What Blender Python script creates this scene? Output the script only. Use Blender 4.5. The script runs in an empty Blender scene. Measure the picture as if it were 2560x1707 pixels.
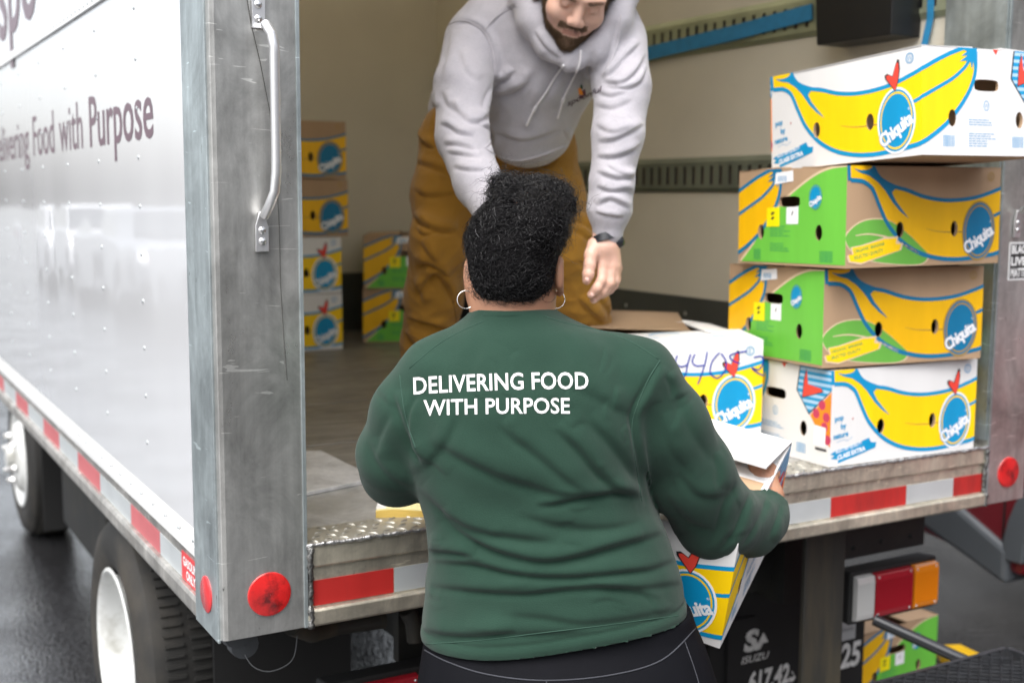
import bpy, math, random
import numpy as np
from mathutils import Vector, Matrix, Euler
from mathutils.geometry import tessellate_polygon
from mathutils.bvhtree import BVHTree
random.seed(7)
RNG = np.random.default_rng(7)
SC = bpy.context.scene
COL = SC.collection
PI = math.pi

# ------------------------------------------------------------------ camera
CAM_POS = np.array([-0.627, -2.189, 1.600])
YAW, PITCH, ROLL, FPX = 0.52067, 0.119594, 0.005124, 3033.2      # focal length in px of a 2560 px wide frame
_fw = np.array([math.sin(YAW)*math.cos(PITCH), math.cos(YAW)*math.cos(PITCH), -math.sin(PITCH)])
_rt = np.array([math.cos(YAW), -math.sin(YAW), 0.0])
_up = np.cross(_rt, _fw)
CR = math.cos(ROLL)*_rt + math.sin(ROLL)*_up
CU = -math.sin(ROLL)*_rt + math.cos(ROLL)*_up
CF = _fw
cam_d = bpy.data.cameras.new('camera')
cam = bpy.data.objects.new('camera', cam_d); COL.objects.link(cam)
m = Matrix(((CR[0], CU[0], -CF[0], CAM_POS[0]), (CR[1], CU[1], -CF[1], CAM_POS[1]), (CR[2], CU[2], -CF[2], CAM_POS[2]), (0, 0, 0, 1)))
cam.matrix_world = m
cam_d.sensor_width = 36.0
cam_d.lens = FPX/2560*36
cam_d.clip_start = 0.05; cam_d.clip_end = 500
cam_d.dof.use_dof = True
cam_d.dof.focus_distance = 2.05
cam_d.dof.aperture_fstop = 3.5
SC.camera = cam

# ------------------------------------------------------------------ world, sun, exposure
world = bpy.data.worlds.new('World'); SC.world = world; world.use_nodes = True
wn = world.node_tree; wn.nodes.clear()
wo = wn.nodes.new('ShaderNodeOutputWorld'); bg = wn.nodes.new('ShaderNodeBackground'); sk = wn.nodes.new('ShaderNodeTexSky')
sk.sky_type = 'NISHITA'; sk.sun_disc = False
SUN_EL, SUN_AZ = math.radians(60), math.radians(232)      # azimuth measured clockwise from +Y
sk.sun_elevation = SUN_EL; sk.sun_rotation = SUN_AZ
sk.air_density = 1.0; sk.dust_density = 4.0; sk.ozone_density = 1.0
bg.inputs[1].default_value = 0.15
hs = wn.nodes.new('ShaderNodeHueSaturation'); hs.inputs['Saturation'].default_value = 0.30   # an overcast sky is nearly colourless
wn.links.new(sk.outputs[0], hs.inputs['Color']); wn.links.new(hs.outputs[0], bg.inputs[0]); wn.links.new(bg.outputs[0], wo.inputs[0])
sun_d = bpy.data.lights.new('sun', 'SUN'); sun = bpy.data.objects.new('sun', sun_d); COL.objects.link(sun)
sun_d.energy = 1.5; sun_d.angle = math.radians(60); sun_d.color = (1.0, 0.97, 0.93)
sdir = Vector((math.sin(SUN_AZ)*math.cos(SUN_EL), math.cos(SUN_AZ)*math.cos(SUN_EL), math.sin(SUN_EL)))
sun.rotation_euler = sdir.to_track_quat('Z', 'Y').to_euler()
sun.location = (-4, -6, 9)
vs = SC.view_settings
vs.view_transform = 'Standard'; vs.look = 'None'; vs.exposure = 1.27; vs.gamma = 1.0; vs.use_curve_mapping = False
SC.render.engine = 'CYCLES'

GZ = -0.085      # level of the road
# ------------------------------------------------------------------ layout helpers
def P(u, v, d):
    """point seen at pixel (u,v) of the 2560x1707 photo, d metres ahead of the camera (horizontally)"""
    r = CR*((u-1280)/FPX) + CU*(-(v-853.5)/FPX) + CF
    fwd = np.array([math.sin(YAW), math.cos(YAW), 0])
    return CAM_POS + r*(d/float(r@fwd))
def PD(u, v, d): return P(u*1.08844, v*1.08844, d)        # the same with pixels of the 2352 px wide view
def proj(V):
    d = np.asarray(V)-CAM_POS
    z = d@CF
    return np.stack([1280+FPX*(d@CR)/z, 853.5-FPX*(d@CU)/z, z], -1)

def onY(u, v, Y): r = CR*((u-1280)/FPX)+CU*(-(v-853.5)/FPX)+CF; return CAM_POS+r*((Y-CAM_POS[1])/r[1])
# ------------------------------------------------------------------ materials
MATS = {}
def srgb(h):
    h = h.lstrip('#'); c = [int(h[i:i+2], 16)/255 for i in (0, 2, 4)]
    return tuple(x/12.92 if x < .04045 else ((x+.055)/1.055)**2.4 for x in c)
def mat(name, col, rough=.6, metal=0., var=.12, vscale=6., bump=0., bscale=60., coat=0., sheen=0., stretch=None, rvar=0., spec=.5, dirt=None, dscale=3., damt=.5, subsurf=0., det=4, distort=0.):
    if name in MATS: return MATS[name]
    m = bpy.data.materials.new(name); m.use_nodes = True; nt = m.node_tree; N = nt.nodes; Lk = nt.links
    b = N['Principled BSDF']
    b.inputs['Metallic'].default_value = metal
    b.inputs['Roughness'].default_value = rough
    b.inputs['Specular IOR Level'].default_value = spec
    if coat: b.inputs['Coat Weight'].default_value = coat; b.inputs['Coat Roughness'].default_value = .08
    if sheen: b.inputs['Sheen Weight'].default_value = sheen; b.inputs['Sheen Roughness'].default_value = .5
    if subsurf:
        b.inputs['Subsurface Weight'].default_value = subsurf; b.inputs['Subsurface Radius'].default_value = (.012, .005, .003); b.inputs['Subsurface Scale'].default_value = 1.
    tc = N.new('ShaderNodeTexCoord'); mp = N.new('ShaderNodeMapping'); Lk.new(tc.outputs['Object'], mp.inputs[0])
    if stretch: mp.inputs['Scale'].default_value = stretch
    n = N.new('ShaderNodeTexNoise'); n.inputs['Scale'].default_value = vscale; n.inputs['Detail'].default_value = det; n.inputs['Distortion'].default_value = distort
    Lk.new(mp.outputs[0], n.inputs[0])
    mr = N.new('ShaderNodeMapRange'); mr.inputs[1].default_value = .25; mr.inputs[2].default_value = .75
    mr.inputs[3].default_value = 1-var; mr.inputs[4].default_value = 1+var; Lk.new(n.outputs[0], mr.inputs[0])
    mx = N.new('ShaderNodeVectorMath'); mx.operation = 'SCALE'; mx.inputs[0].default_value = col[:3]; Lk.new(mr.outputs[0], mx.inputs['Scale'])
    out = mx.outputs[0]
    if dirt:
        n2 = N.new('ShaderNodeTexNoise'); n2.inputs['Scale'].default_value = dscale; n2.inputs['Detail'].default_value = 8; n2.inputs['Roughness'].default_value = .65
        Lk.new(mp.outputs[0], n2.inputs[0])
        m2 = N.new('ShaderNodeMapRange'); m2.inputs[1].default_value = .48; m2.inputs[2].default_value = .68; m2.inputs[3].default_value = 0; m2.inputs[4].default_value = damt
        Lk.new(n2.outputs[0], m2.inputs[0])
        mi = N.new('ShaderNodeMix'); mi.data_type = 'RGBA'; Lk.new(m2.outputs[0], mi.inputs[0]); Lk.new(out, mi.inputs[6]); mi.inputs[7].default_value = (*dirt[:3], 1)
        out = mi.outputs[2]
    Lk.new(out, b.inputs['Base Color'])
    if rvar:
        m3 = N.new('ShaderNodeMapRange'); m3.inputs[1].default_value = .3; m3.inputs[2].default_value = .7; m3.inputs[3].default_value = max(.02, rough-rvar); m3.inputs[4].default_value = rough+rvar
        n3 = N.new('ShaderNodeTexNoise'); n3.inputs['Scale'].default_value = vscale*2.3; n3.inputs['Detail'].default_value = 6; Lk.new(mp.outputs[0], n3.inputs[0])
        Lk.new(n3.outputs[0], m3.inputs[0]); Lk.new(m3.outputs[0], b.inputs['Roughness'])
    if bump:
        n4 = N.new('ShaderNodeTexNoise'); n4.inputs['Scale'].default_value = bscale; n4.inputs['Detail'].default_value = 3; Lk.new(mp.outputs[0], n4.inputs[0])
        bp = N.new('ShaderNodeBump'); bp.inputs['Strength'].default_value = bump; bp.inputs['Distance'].default_value = .004
        Lk.new(n4.outputs[0], bp.inputs['Height']); Lk.new(bp.outputs[0], b.inputs['Normal'])
    MATS[name] = m
    return m

def aluminium(name, base=(.55, .56, .56), rough=.33, tint=None, metal=.80):
    """mill aluminium: vertical brushing, smudges, scratches, oxide bloom"""
    m = bpy.data.materials.new(name); m.use_nodes = True; nt = m.node_tree; N = nt.nodes; Lk = nt.links; b = N['Principled BSDF']
    b.inputs['Metallic'].default_value = metal
    tc = N.new('ShaderNodeTexCoord')
    def noise(scale, stretch=(1, 1, 1), detail=5, rough_=.6, dist=0):
        mp = N.new('ShaderNodeMapping'); mp.inputs['Scale'].default_value = stretch; Lk.new(tc.outputs['Object'], mp.inputs[0])
        n = N.new('ShaderNodeTexNoise'); n.inputs['Scale'].default_value = scale; n.inputs['Detail'].default_value = detail; n.inputs['Roughness'].default_value = rough_; n.inputs['Distortion'].default_value = dist
        Lk.new(mp.outputs[0], n.inputs[0]); return n.outputs[0]
    def rng(x, a, c, lo, hi):
        r = N.new('ShaderNodeMapRange'); r.inputs[1].default_value = a; r.inputs[2].default_value = c; r.inputs[3].default_value = lo; r.inputs[4].default_value = hi; Lk.new(x, r.inputs[0]); return r.outputs[0]
    def math_(op, x, y):
        q = N.new('ShaderNodeMath'); q.operation = op
        for i, w in enumerate((x, y)):
            if isinstance(w, float): q.inputs[i].default_value = w
            else: Lk.new(w, q.inputs[i])
        return q.outputs[0]
    brush = rng(noise(60, (1, 1, .02)), .3, .7, .88, 1.1)
    smear = rng(noise(7, (1, 1, .6), 8, .7, .6), .33, .68, .58, 1.16)
    fine = rng(noise(45, (1, 1, 1), 8, .75), .3, .7, .93, 1.06)
    sc1 = rng(noise(30, (.15, .15, 1.3), 2, .5, 2.5), .70, .715, 0., .5)
    val = math_('MULTIPLY', math_('MULTIPLY', brush, smear), fine)
    val = math_('ADD', val, sc1)
    pit = math_('MULTIPLY', rng(noise(85, (1, 1, .45), 3, .6), .66, .70, 0., 1.), rng(noise(4, (1, 1, 1), 3, .6), .52, .62, 0., 1.))
    val = math_('MULTIPLY', val, math_('SUBTRACT', 1.0, math_('MULTIPLY', pit, .65)))
    mx = N.new('ShaderNodeVectorMath'); mx.operation = 'SCALE'; mx.inputs[0].default_value = base; Lk.new(val, mx.inputs['Scale'])
    out = mx.outputs[0]
    if tint:
        mi = N.new('ShaderNodeMix'); mi.data_type = 'RGBA'; Lk.new(rng(noise(5, (1, 1, 1.5), 7, .7), .5, .72, 0., .8), mi.inputs[0]); Lk.new(out, mi.inputs[6]); mi.inputs[7].default_value = (*tint, 1); out = mi.outputs[2]
    Lk.new(out, b.inputs['Base Color'])
    Lk.new(rng(noise(11, (1, 1, .5), 7, .7), .3, .7, rough-.09, rough+.14), b.inputs['Roughness'])
    bp = N.new('ShaderNodeBump'); bp.inputs['Strength'].default_value = .12; bp.inputs['Distance'].default_value = .002; Lk.new(noise(40, (1, 1, .04)), bp.inputs['Height'])
    bp2 = N.new('ShaderNodeBump'); bp2.inputs['Strength'].default_value = .10; bp2.inputs['Distance'].default_value = .02; Lk.new(noise(3.5, (1, 1, .7), 1), bp2.inputs['Height']); Lk.new(bp.outputs[0], bp2.inputs['Normal'])
    Lk.new(bp2.outputs[0], b.inputs['Normal'])
    MATS[name] = m
    return m

# ------------------------------------------------------------------ mesh helpers
class MB:
    def __init__(s): s.v = []; s.f = []; s.m = []
    def add(s, vs, fs, mi=0):
        o = len(s.v); s.v.extend([tuple(map(float, p)) for p in vs]); s.f.extend([tuple(o+i for i in f) for f in fs]); s.m.extend([mi]*len(fs)); return s
    def box(s, x0, x1, y0, y1, z0, z1, mi=0):
        return s.add([(x0, y0, z0), (x1, y0, z0), (x1, y1, z0), (x0, y1, z0), (x0, y0, z1), (x1, y0, z1), (x1, y1, z1), (x0, y1, z1)],
                     [(0, 3, 2, 1), (4, 5, 6, 7), (0, 1, 5, 4), (1, 2, 6, 5), (2, 3, 7, 6), (3, 0, 4, 7)], mi)
    def prism(s, pts, axis, a, b, mi=0):
        """extrude a 2D outline along an axis between a and b"""
        n = len(pts)
        def mk(p, t):
            return {'x': (t, p[0], p[1]), 'y': (p[0], t, p[1]), 'z': (p[0], p[1], t)}[axis]
        vs_ = [mk(p, a) for p in pts]+[mk(p, b) for p in pts]
        fs = [(i, (i+1) % n, n+(i+1) % n, n+i) for i in range(n)]
        for t in tessellate_polygon([[Vector((p[0], p[1], 0)) for p in pts]]):
            fs.append(tuple(t)); fs.append(tuple(n+i for i in reversed(t)))
        return s.add(vs_, fs, mi)
    def tube(s, pts, rad, seg=10, mi=0, caps=True, flat=None):
        pts = [np.array(p, float) for p in pts]; n = len(pts)
        rad = [rad]*n if np.isscalar(rad) else list(rad)
        T = [pts[min(i+1, n-1)]-pts[max(i-1, 0)] for i in range(n)]; T = [t/(np.linalg.norm(t)+1e-12) for t in T]
        ref = np.array([0, 0, 1.]) if abs(T[0][2]) < .9 else np.array([1., 0, 0])
        nrm = np.cross(T[0], ref); nrm /= np.linalg.norm(nrm); vs_ = []
        for i in range(n):
            nrm = nrm-T[i]*(nrm@T[i]); nrm /= (np.linalg.norm(nrm)+1e-12); bi = np.cross(T[i], nrm)
            for k in range(seg):
                a = 2*PI*k/seg; q = math.cos(a)*nrm*rad[i]+math.sin(a)*bi*rad[i]*(flat or 1.)
                vs_.append(pts[i]+q)
        fs = [(i*seg+k, i*seg+(k+1) % seg, (i+1)*seg+(k+1) % seg, (i+1)*seg+k) for i in range(n-1) for k in range(seg)]
        if caps: fs += [tuple(reversed(range(seg))), tuple((n-1)*seg+k for k in range(seg))]
        return s.add(vs_, fs, mi)
    def lathe(s, prof, c, axis='x', seg=40, mi=0):
        """profile [(radius, position along axis)] revolved about an axis through c"""
        vs_ = []
        for r, t in prof:
            for k in range(seg):
                a = 2*PI*k/seg; u, w = r*math.cos(a), r*math.sin(a)
                q = {'x': (t, u, w), 'y': (u, t, w), 'z': (u, w, t)}[axis]
                vs_.append((c[0]+q[0], c[1]+q[1], c[2]+q[2]))
        n = len(prof)
        fs = [(i*seg+k, i*seg+(k+1) % seg, (i+1)*seg+(k+1) % seg, (i+1)*seg+k) for i in range(n-1) for k in range(seg)]
        return s.add(vs_, fs, mi)
    def xf(s, M):
        M = Matrix(M); s.v = [tuple(M @ Vector(p)) for p in s.v]; return s
    def build(s, name, mats, parent=None, smooth=False, bevel=0., off=None, loc=None, angle=40):
        me = bpy.data.meshes.new(name)
        vv = s.v if off is None else [(a[0]-off[0], a[1]-off[1], a[2]-off[2]) for a in s.v]
        me.from_pydata(vv, [], s.f)
        for mm in (mats if isinstance(mats, (list, tuple)) else [mats]): me.materials.append(mm)
        if any(s.m): me.polygons.foreach_set('material_index', s.m)
        me.validate(); 
        return link(name, me, parent, smooth, bevel, loc, angle)
def link(name, me, parent=None, smooth=False, bevel=0., loc=None, angle=40):
    import bmesh
    if not me.get('_n'):
        bm = bmesh.new(); bm.from_mesh(me); bmesh.ops.recalc_face_normals(bm, faces=bm.faces) if len(me.polygons) < 60000 and not me.get('keep') else None; bm.to_mesh(me); bm.free(); me['_n'] = 1
    if smooth:
        me.polygons.foreach_set('use_smooth', [True]*len(me.polygons))
        if smooth == 'auto': me.set_sharp_from_angle(angle=math.radians(angle))
    o = bpy.data.objects.new(name, me); COL.objects.link(o)
    if parent is not None: o.parent = parent
    if loc is not None: o.location = loc
    if bevel:
        bv = o.modifiers.new('bevel', 'BEVEL'); bv.width = bevel; bv.segments = 2; bv.limit_method = 'ANGLE'
    return o
def tag(o, label=None, cat=None, group=None, kind=None):
    if label: o['label'] = label
    if cat: o['category'] = cat
    if group: o['group'] = group
    if kind: o['kind'] = kind
    return o
def empty(name, loc=(0, 0, 0), rot=(0, 0, 0)):
    o = bpy.data.objects.new(name, None); COL.objects.link(o); o.location = loc; o.rotation_euler = rot; o.empty_display_size = .1; return o
def share(src, loc, parent, rot=None, name=None):
    c = src.copy(); COL.objects.link(c); c.parent = parent; c.location = loc
    if rot is not None: c.rotation_euler = rot
    return c

# ------------------------------------------------------------------ flat print: 2D triangles laid on surfaces
def cr_curve(pts, n=8, closed=False):
    pts = [np.array(p, float) for p in pts]; out = []
    m_ = len(pts)
    rngi = range(m_ if closed else m_-1)
    for i in rngi:
        p0 = pts[(i-1) % m_] if (closed or i > 0) else pts[0]; p1 = pts[i]; p2 = pts[(i+1) % m_]; p3 = pts[(i+2) % m_] if (closed or i+2 < m_) else pts[-1]
        for k in range(n):
            t = k/n; out.append(.5*((2*p1)+(-p0+p2)*t+(2*p0-5*p1+4*p2-p3)*t*t+(-p0+3*p1-3*p2+p3)*t**3))
    if not closed: out.append(pts[-1])
    return out
TXT = {}
def text_tris(s, bold=.0, shear=0., space=1.):
    """triangles (n,3,2) of a line of text, cap height about 1, starting at x=0; returns also the width"""
    key = (s, bold, shear, space)
    if key in TXT: return TXT[key]
    c = bpy.data.curves.new('t', 'FONT'); c.body = s; c.size = 1.4; c.offset = bold; c.shear = shear; c.space_character = space; c.resolution_u = 3; c.fill_mode = 'FRONT'
    o = bpy.data.objects.new('t', c); COL.objects.link(o)
    bpy.context.view_layer.update()
    me = bpy.data.meshes.new_from_object(o.evaluated_get(bpy.context.evaluated_depsgraph_get()))
    me.calc_loop_triangles()
    v = np.array([tuple(q.co)[:2] for q in me.vertices]); t = np.array([tuple(q.vertices) for q in me.loop_triangles])
    bpy.data.objects.remove(o); bpy.data.curves.remove(c); bpy.data.meshes.remove(me)
    T = v[t]; x0 = T[..., 0].min(); T = T-np.array([x0, 0]); w = T[..., 0].max()
    TXT[key] = (T, w); return TXT[key]
class Art:
    def __init__(s): s.items = []       # (list of convex polys (2D), material index, layer)
    def tris(s, T, mi, layer): s.items.append(([np.array(t) for t in T], mi, layer)); return s
    def poly(s, pts, mi, layer):
        pts = [np.array(p, float) for p in pts]
        tt = tessellate_polygon([[Vector((p[0], p[1], 0)) for p in pts]])
        return s.tris([np.array([pts[i] for i in t]) for t in tt], mi, layer)
    def rect(s, x0, y0, x1, y1, mi, layer): return s.tris([np.array([(x0, y0), (x1, y0), (x1, y1), (x0, y1)])], mi, layer)
    def stroke(s, pts, w, mi, layer, w2=None):
        pts = [np.array(p, float) for p in pts]; n = len(pts); L_, R_ = [], []
        for i in range(n):
            t = pts[min(i+1, n-1)]-pts[max(i-1, 0)]; t = t/(np.linalg.norm(t)+1e-9); nn = np.array([-t[1], t[0]])
            ww = (w if w2 is None else w+(w2-w)*i/(n-1))/2; L_.append(pts[i]+nn*ww); R_.append(pts[i]-nn*ww)
        return s.tris([np.array([L_[i], R_[i], R_[i+1], L_[i+1]]) for i in range(n-1)], mi, layer)
    def ell(s, cx, cy, rx, ry, mi, layer, rot=0, n=32, ring=None):
        c_, s_ = math.cos(rot), math.sin(rot)
        def e(a, k=1.): x, y = rx*k*math.cos(a), ry*k*math.sin(a); return np.array([cx+x*c_-y*s_, cy+x*s_+y*c_])
        A = [2*PI*k/n for k in range(n)]
        if ring: return s.tris([np.array([e(A[k]), e(A[(k+1) % n]), e(A[(k+1) % n], ring), e(A[k], ring)]) for k in range(n)], mi, layer)
        return s.tris([np.array([e(a) for a in A])], mi, layer)
    def text(s, st, x, y, h, mi, layer, rot=0., bold=.0, shear=0., center=False, sx=1., space=1.):
        T, w = text_tris(st, bold, shear, space); T = T*np.array([h*sx, h])
        if center: T = T-np.array([w*h*sx/2, 0])
        c_, s_ = math.cos(rot), math.sin(rot)
        T = np.stack([x+T[..., 0]*c_-T[..., 1]*s_, y+T[..., 0]*s_+T[..., 1]*c_], -1)
        return s.tris(list(T), mi, layer)
def clip(poly, a, b, c):      # keep a*x+b*y<=c
    out = []; n = len(poly)
    d = poly[:, 0]*a+poly[:, 1]*b-c
    for i in range(n):
        j = (i+1) % n
        if d[i] <= 0: out.append(poly[i])
        if (d[i] < 0 < d[j]) or (d[j] < 0 < d[i]): out.append(poly[i]+(poly[j]-poly[i])*(d[i]/(d[i]-d[j])))
    return np.array(out) if len(out) >= 3 else None
def rect_clip(p, x0, x1, y0, y1):
    if p[:, 0].max() <= x0 or p[:, 0].min() >= x1 or p[:, 1].max() <= y0 or p[:, 1].min() >= y1: return None
    for a, b, c in ((-1, 0, -x0), (1, 0, x1), (0, -1, -y0), (0, 1, y1)):
        d = p[:, 0]*a+p[:, 1]*b-c
        if (d > 0).any():
            p = clip(p, a, b, c)
            if p is None: return None
    return p
def punch(polys, holes):
    for H in holes:
        lo, hi = H.min(0), H.max(0); out = []
        for p in polys:
            if p[:, 0].max() <= lo[0] or p[:, 0].min() >= hi[0] or p[:, 1].max() <= lo[1] or p[:, 1].min() >= hi[1]: out.append(p); continue
            cur = p; n = len(H)
            for k in range(n):
                q0, q1 = H[k], H[(k+1) % n]; ex, ey = q1-q0       # H counter-clockwise: inside is left of the edge
                a, b = ey, -ex; c = a*q0[0]+b*q0[1]               # inside: a*x+b*y<=c
                o_ = clip(cur, -a, -b, -c)
                if o_ is not None: out.append(o_)
                cur = clip(cur, a, b, c)
                if cur is None: break
        polys = out
    return polys
# ------------------------------------------------------------------ printed banana boxes
M_CW = mat('white printed cardboard', (.76, .755, .75), .55, var=.07, vscale=5, bump=.05, bscale=220, stretch=(1, 1, .15))
M_CB = mat('brown kraft cardboard', (.42, .28, .17), .8, var=.12, vscale=6, bump=.06, bscale=220, stretch=(1, 1, .15))
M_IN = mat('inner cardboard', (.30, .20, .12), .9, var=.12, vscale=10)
INKS = [M_CW, M_CB]
def ink(name, hexc, r=.5, v=.05): INKS.append(mat('ink '+name, srgb(hexc), r, var=v, vscale=25, bump=.04, bscale=220, stretch=(1, 1, .15))); return len(INKS)-1
I_BL = ink('blue', '#0090c4'); I_DB = ink('deep blue on kraft', '#00739f'); I_YE = ink('yellow', '#fdd000'); I_YB = ink('yellow on kraft', '#f0b800')
I_GR = ink('green', '#6cc044'); I_RE = ink('red', '#e8483a'); I_BK = ink('black', '#262329'); I_WH = ink('white', '#f2f2f4'); I_OR = ink('orange', '#fb8a1a')
I_PB = ink('pale blue', '#a8cbe6'); I_TX = ink('small text blue', '#7aa8cc'); I_DG = ink('small text green', '#3f9a55'); I_PK = ink('magenta', '#c23a5a'); I_LK = ink('pale kraft', '#dcc3a4'); I_SY = ink('sticker yellow', '#f6e500'); I_PEN = ink('pen blue', '#1c3fc0'); I_LG = ink('leaf green', '#67ad45'); I_GY = ink('grey print', '#a8873f')
BL, BW, BH = .52, .41, .245
def label_oval(A, cx, cy, k, blue, yel, wh, layer, kraft=False):
    rx, ry = .054*k, .071*k
    A.ell(cx, cy, rx*1.09, ry*1.07, yel if kraft else wh, layer, -.05)
    A.ell(cx, cy, rx*1.0, ry*1.0, blue, layer+1, -.05)
    A.ell(cx, cy, rx*.92, ry*.93, yel, layer+2, -.05, ring=.93)
    A.text('Chiquita', cx+.006*k, cy-.033*k, .031*k, blue, layer+3, rot=.50, bold=.11, center=True, sx=.80, space=.93); A.text('Chiquita', cx+.006*k, cy-.033*k, .031*k, wh, layer+4, rot=.50, bold=.05, center=True, sx=.80, space=.93)
    A.text('®', cx+.036*k, cy+.02*k, .006*k, wh, layer+3)
def text_block(A, x, y, w, n, mi, layer, rs, lh=.006):
    for i in range(n):
        ww = w*rs.uniform(.55, 1); xx = x
        while xx < x+ww:
            q = rs.uniform(.006, .018); A.rect(xx, y-i*lh*1.35, min(xx+q, x+ww), y-i*lh*1.35+lh*.55, mi, layer); xx += q+.0022
def barcode(A, x, y, w, h, mi, layer, rs):
    xx = x
    while xx < x+w:
        q = rs.uniform(.0007, .0024); A.rect(xx, y, xx+q, y+h, mi, layer); xx += q+rs.uniform(.0007, .0018)
def heart_mark(A, x, y, k, layer):
    pts = [(0, 0), (-.028, .030), (-.030, .037), (-.022, .040), (-.008, .033), (.000, .054), (.006, .066), (.011, .064), (.0125, .045), (.008, .02)]
    A.poly([(x+p[0]*k*1.12+.0005, y+p[1]*k*1.10-.0012) for p in pts], I_BK, layer)
    A.poly([(x+p[0]*k*.92, y+(p[1]+.0015)*k*.95) for p in pts], I_RE, layer+1)
def banana(A, u0, yel, blue, off=0., kraft=False):
    L, W, H = BL, BW, BH
    g = lambda s_, v: np.array([u0+s_*L, v*H]); q = lambda s_, v: np.array([u0+L+s_*W, v*H])
    top = cr_curve([g(.153, 1.02), g(.20, .885), g(.29, .80), g(.37, .765), g(.48, .70), g(.60, .665), g(.72, .665), g(.83, .69), g(.92, .735), g(1., .785), q(.10, .86), q(.2, .93), q(.28, .975), q(.36, 1.02)], 6)
    bot = cr_curve([g(.024, .86), g(.09, .85), g(.135, .81), g(.165, .75), g(.205, .60), g(.26, .42), g(.35, .25), g(.46, .135), g(.58, .075), g(.70, .055), g(.82, .065), g(.92, .085), g(1., .115), q(.10, .20), q(.2, .31), q(.3, .47), q(.37, .62), q(.41, .78), q(.415, .97)], 6)
    body = [g(.0, 1.02), g(.012, .86)]+bot+list(reversed(top))
    A.poly([body[0]]+body[2:], yel, 1)
    A.stroke([g(.010, 1.02), g(.016, .855)], .010, blue, 3)
    A.stroke(bot, .0105, blue, 3); A.stroke(top, .0095, blue, 3)
    wedge = [g(.036, 1.01), g(.155, 1.01), g(.2, .89), g(.30, .81), g(.37, .775), g(.37, .745), g(.30, .775), g(.278, .74), g(.303, .66), g(.345, .57), g(.39, .48), g(.335, .55), g(.285, .64), g(.235, .76), g(.19, .84), g(.136, .905), g(.085, .93), g(.05, .96)]
    A.poly(wedge, blue, 4)
    A.ell(*g(.095, .995), .030, .0095, yel, 5, 0)
    # centre ridge and the stray line
    A.stroke(cr_curve([g(.90, .47), g(.96, .50), g(1., .53), q(.14, .635), q(.24, .715), q(.33, .82), q(.37, .90)], 5), .0085, blue, 3)
    A.stroke(cr_curve([g(.50, .375), g(.58, .345), g(.68, .335), g(.80, .34)], 5), .0008, I_GY, 3, .004)
    A.poly([q(.30, .92), q(.35, .93), q(.29, .87), q(.345, .88), q(.33, .84), q(.37, .88), q(.385, .80), q(.395, .88), q(.405, .74), q(.42, .86), q(.425, 1.01), q(.34, 1.01), q(.30, .99), q(.345, .965)], blue, 4)
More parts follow.
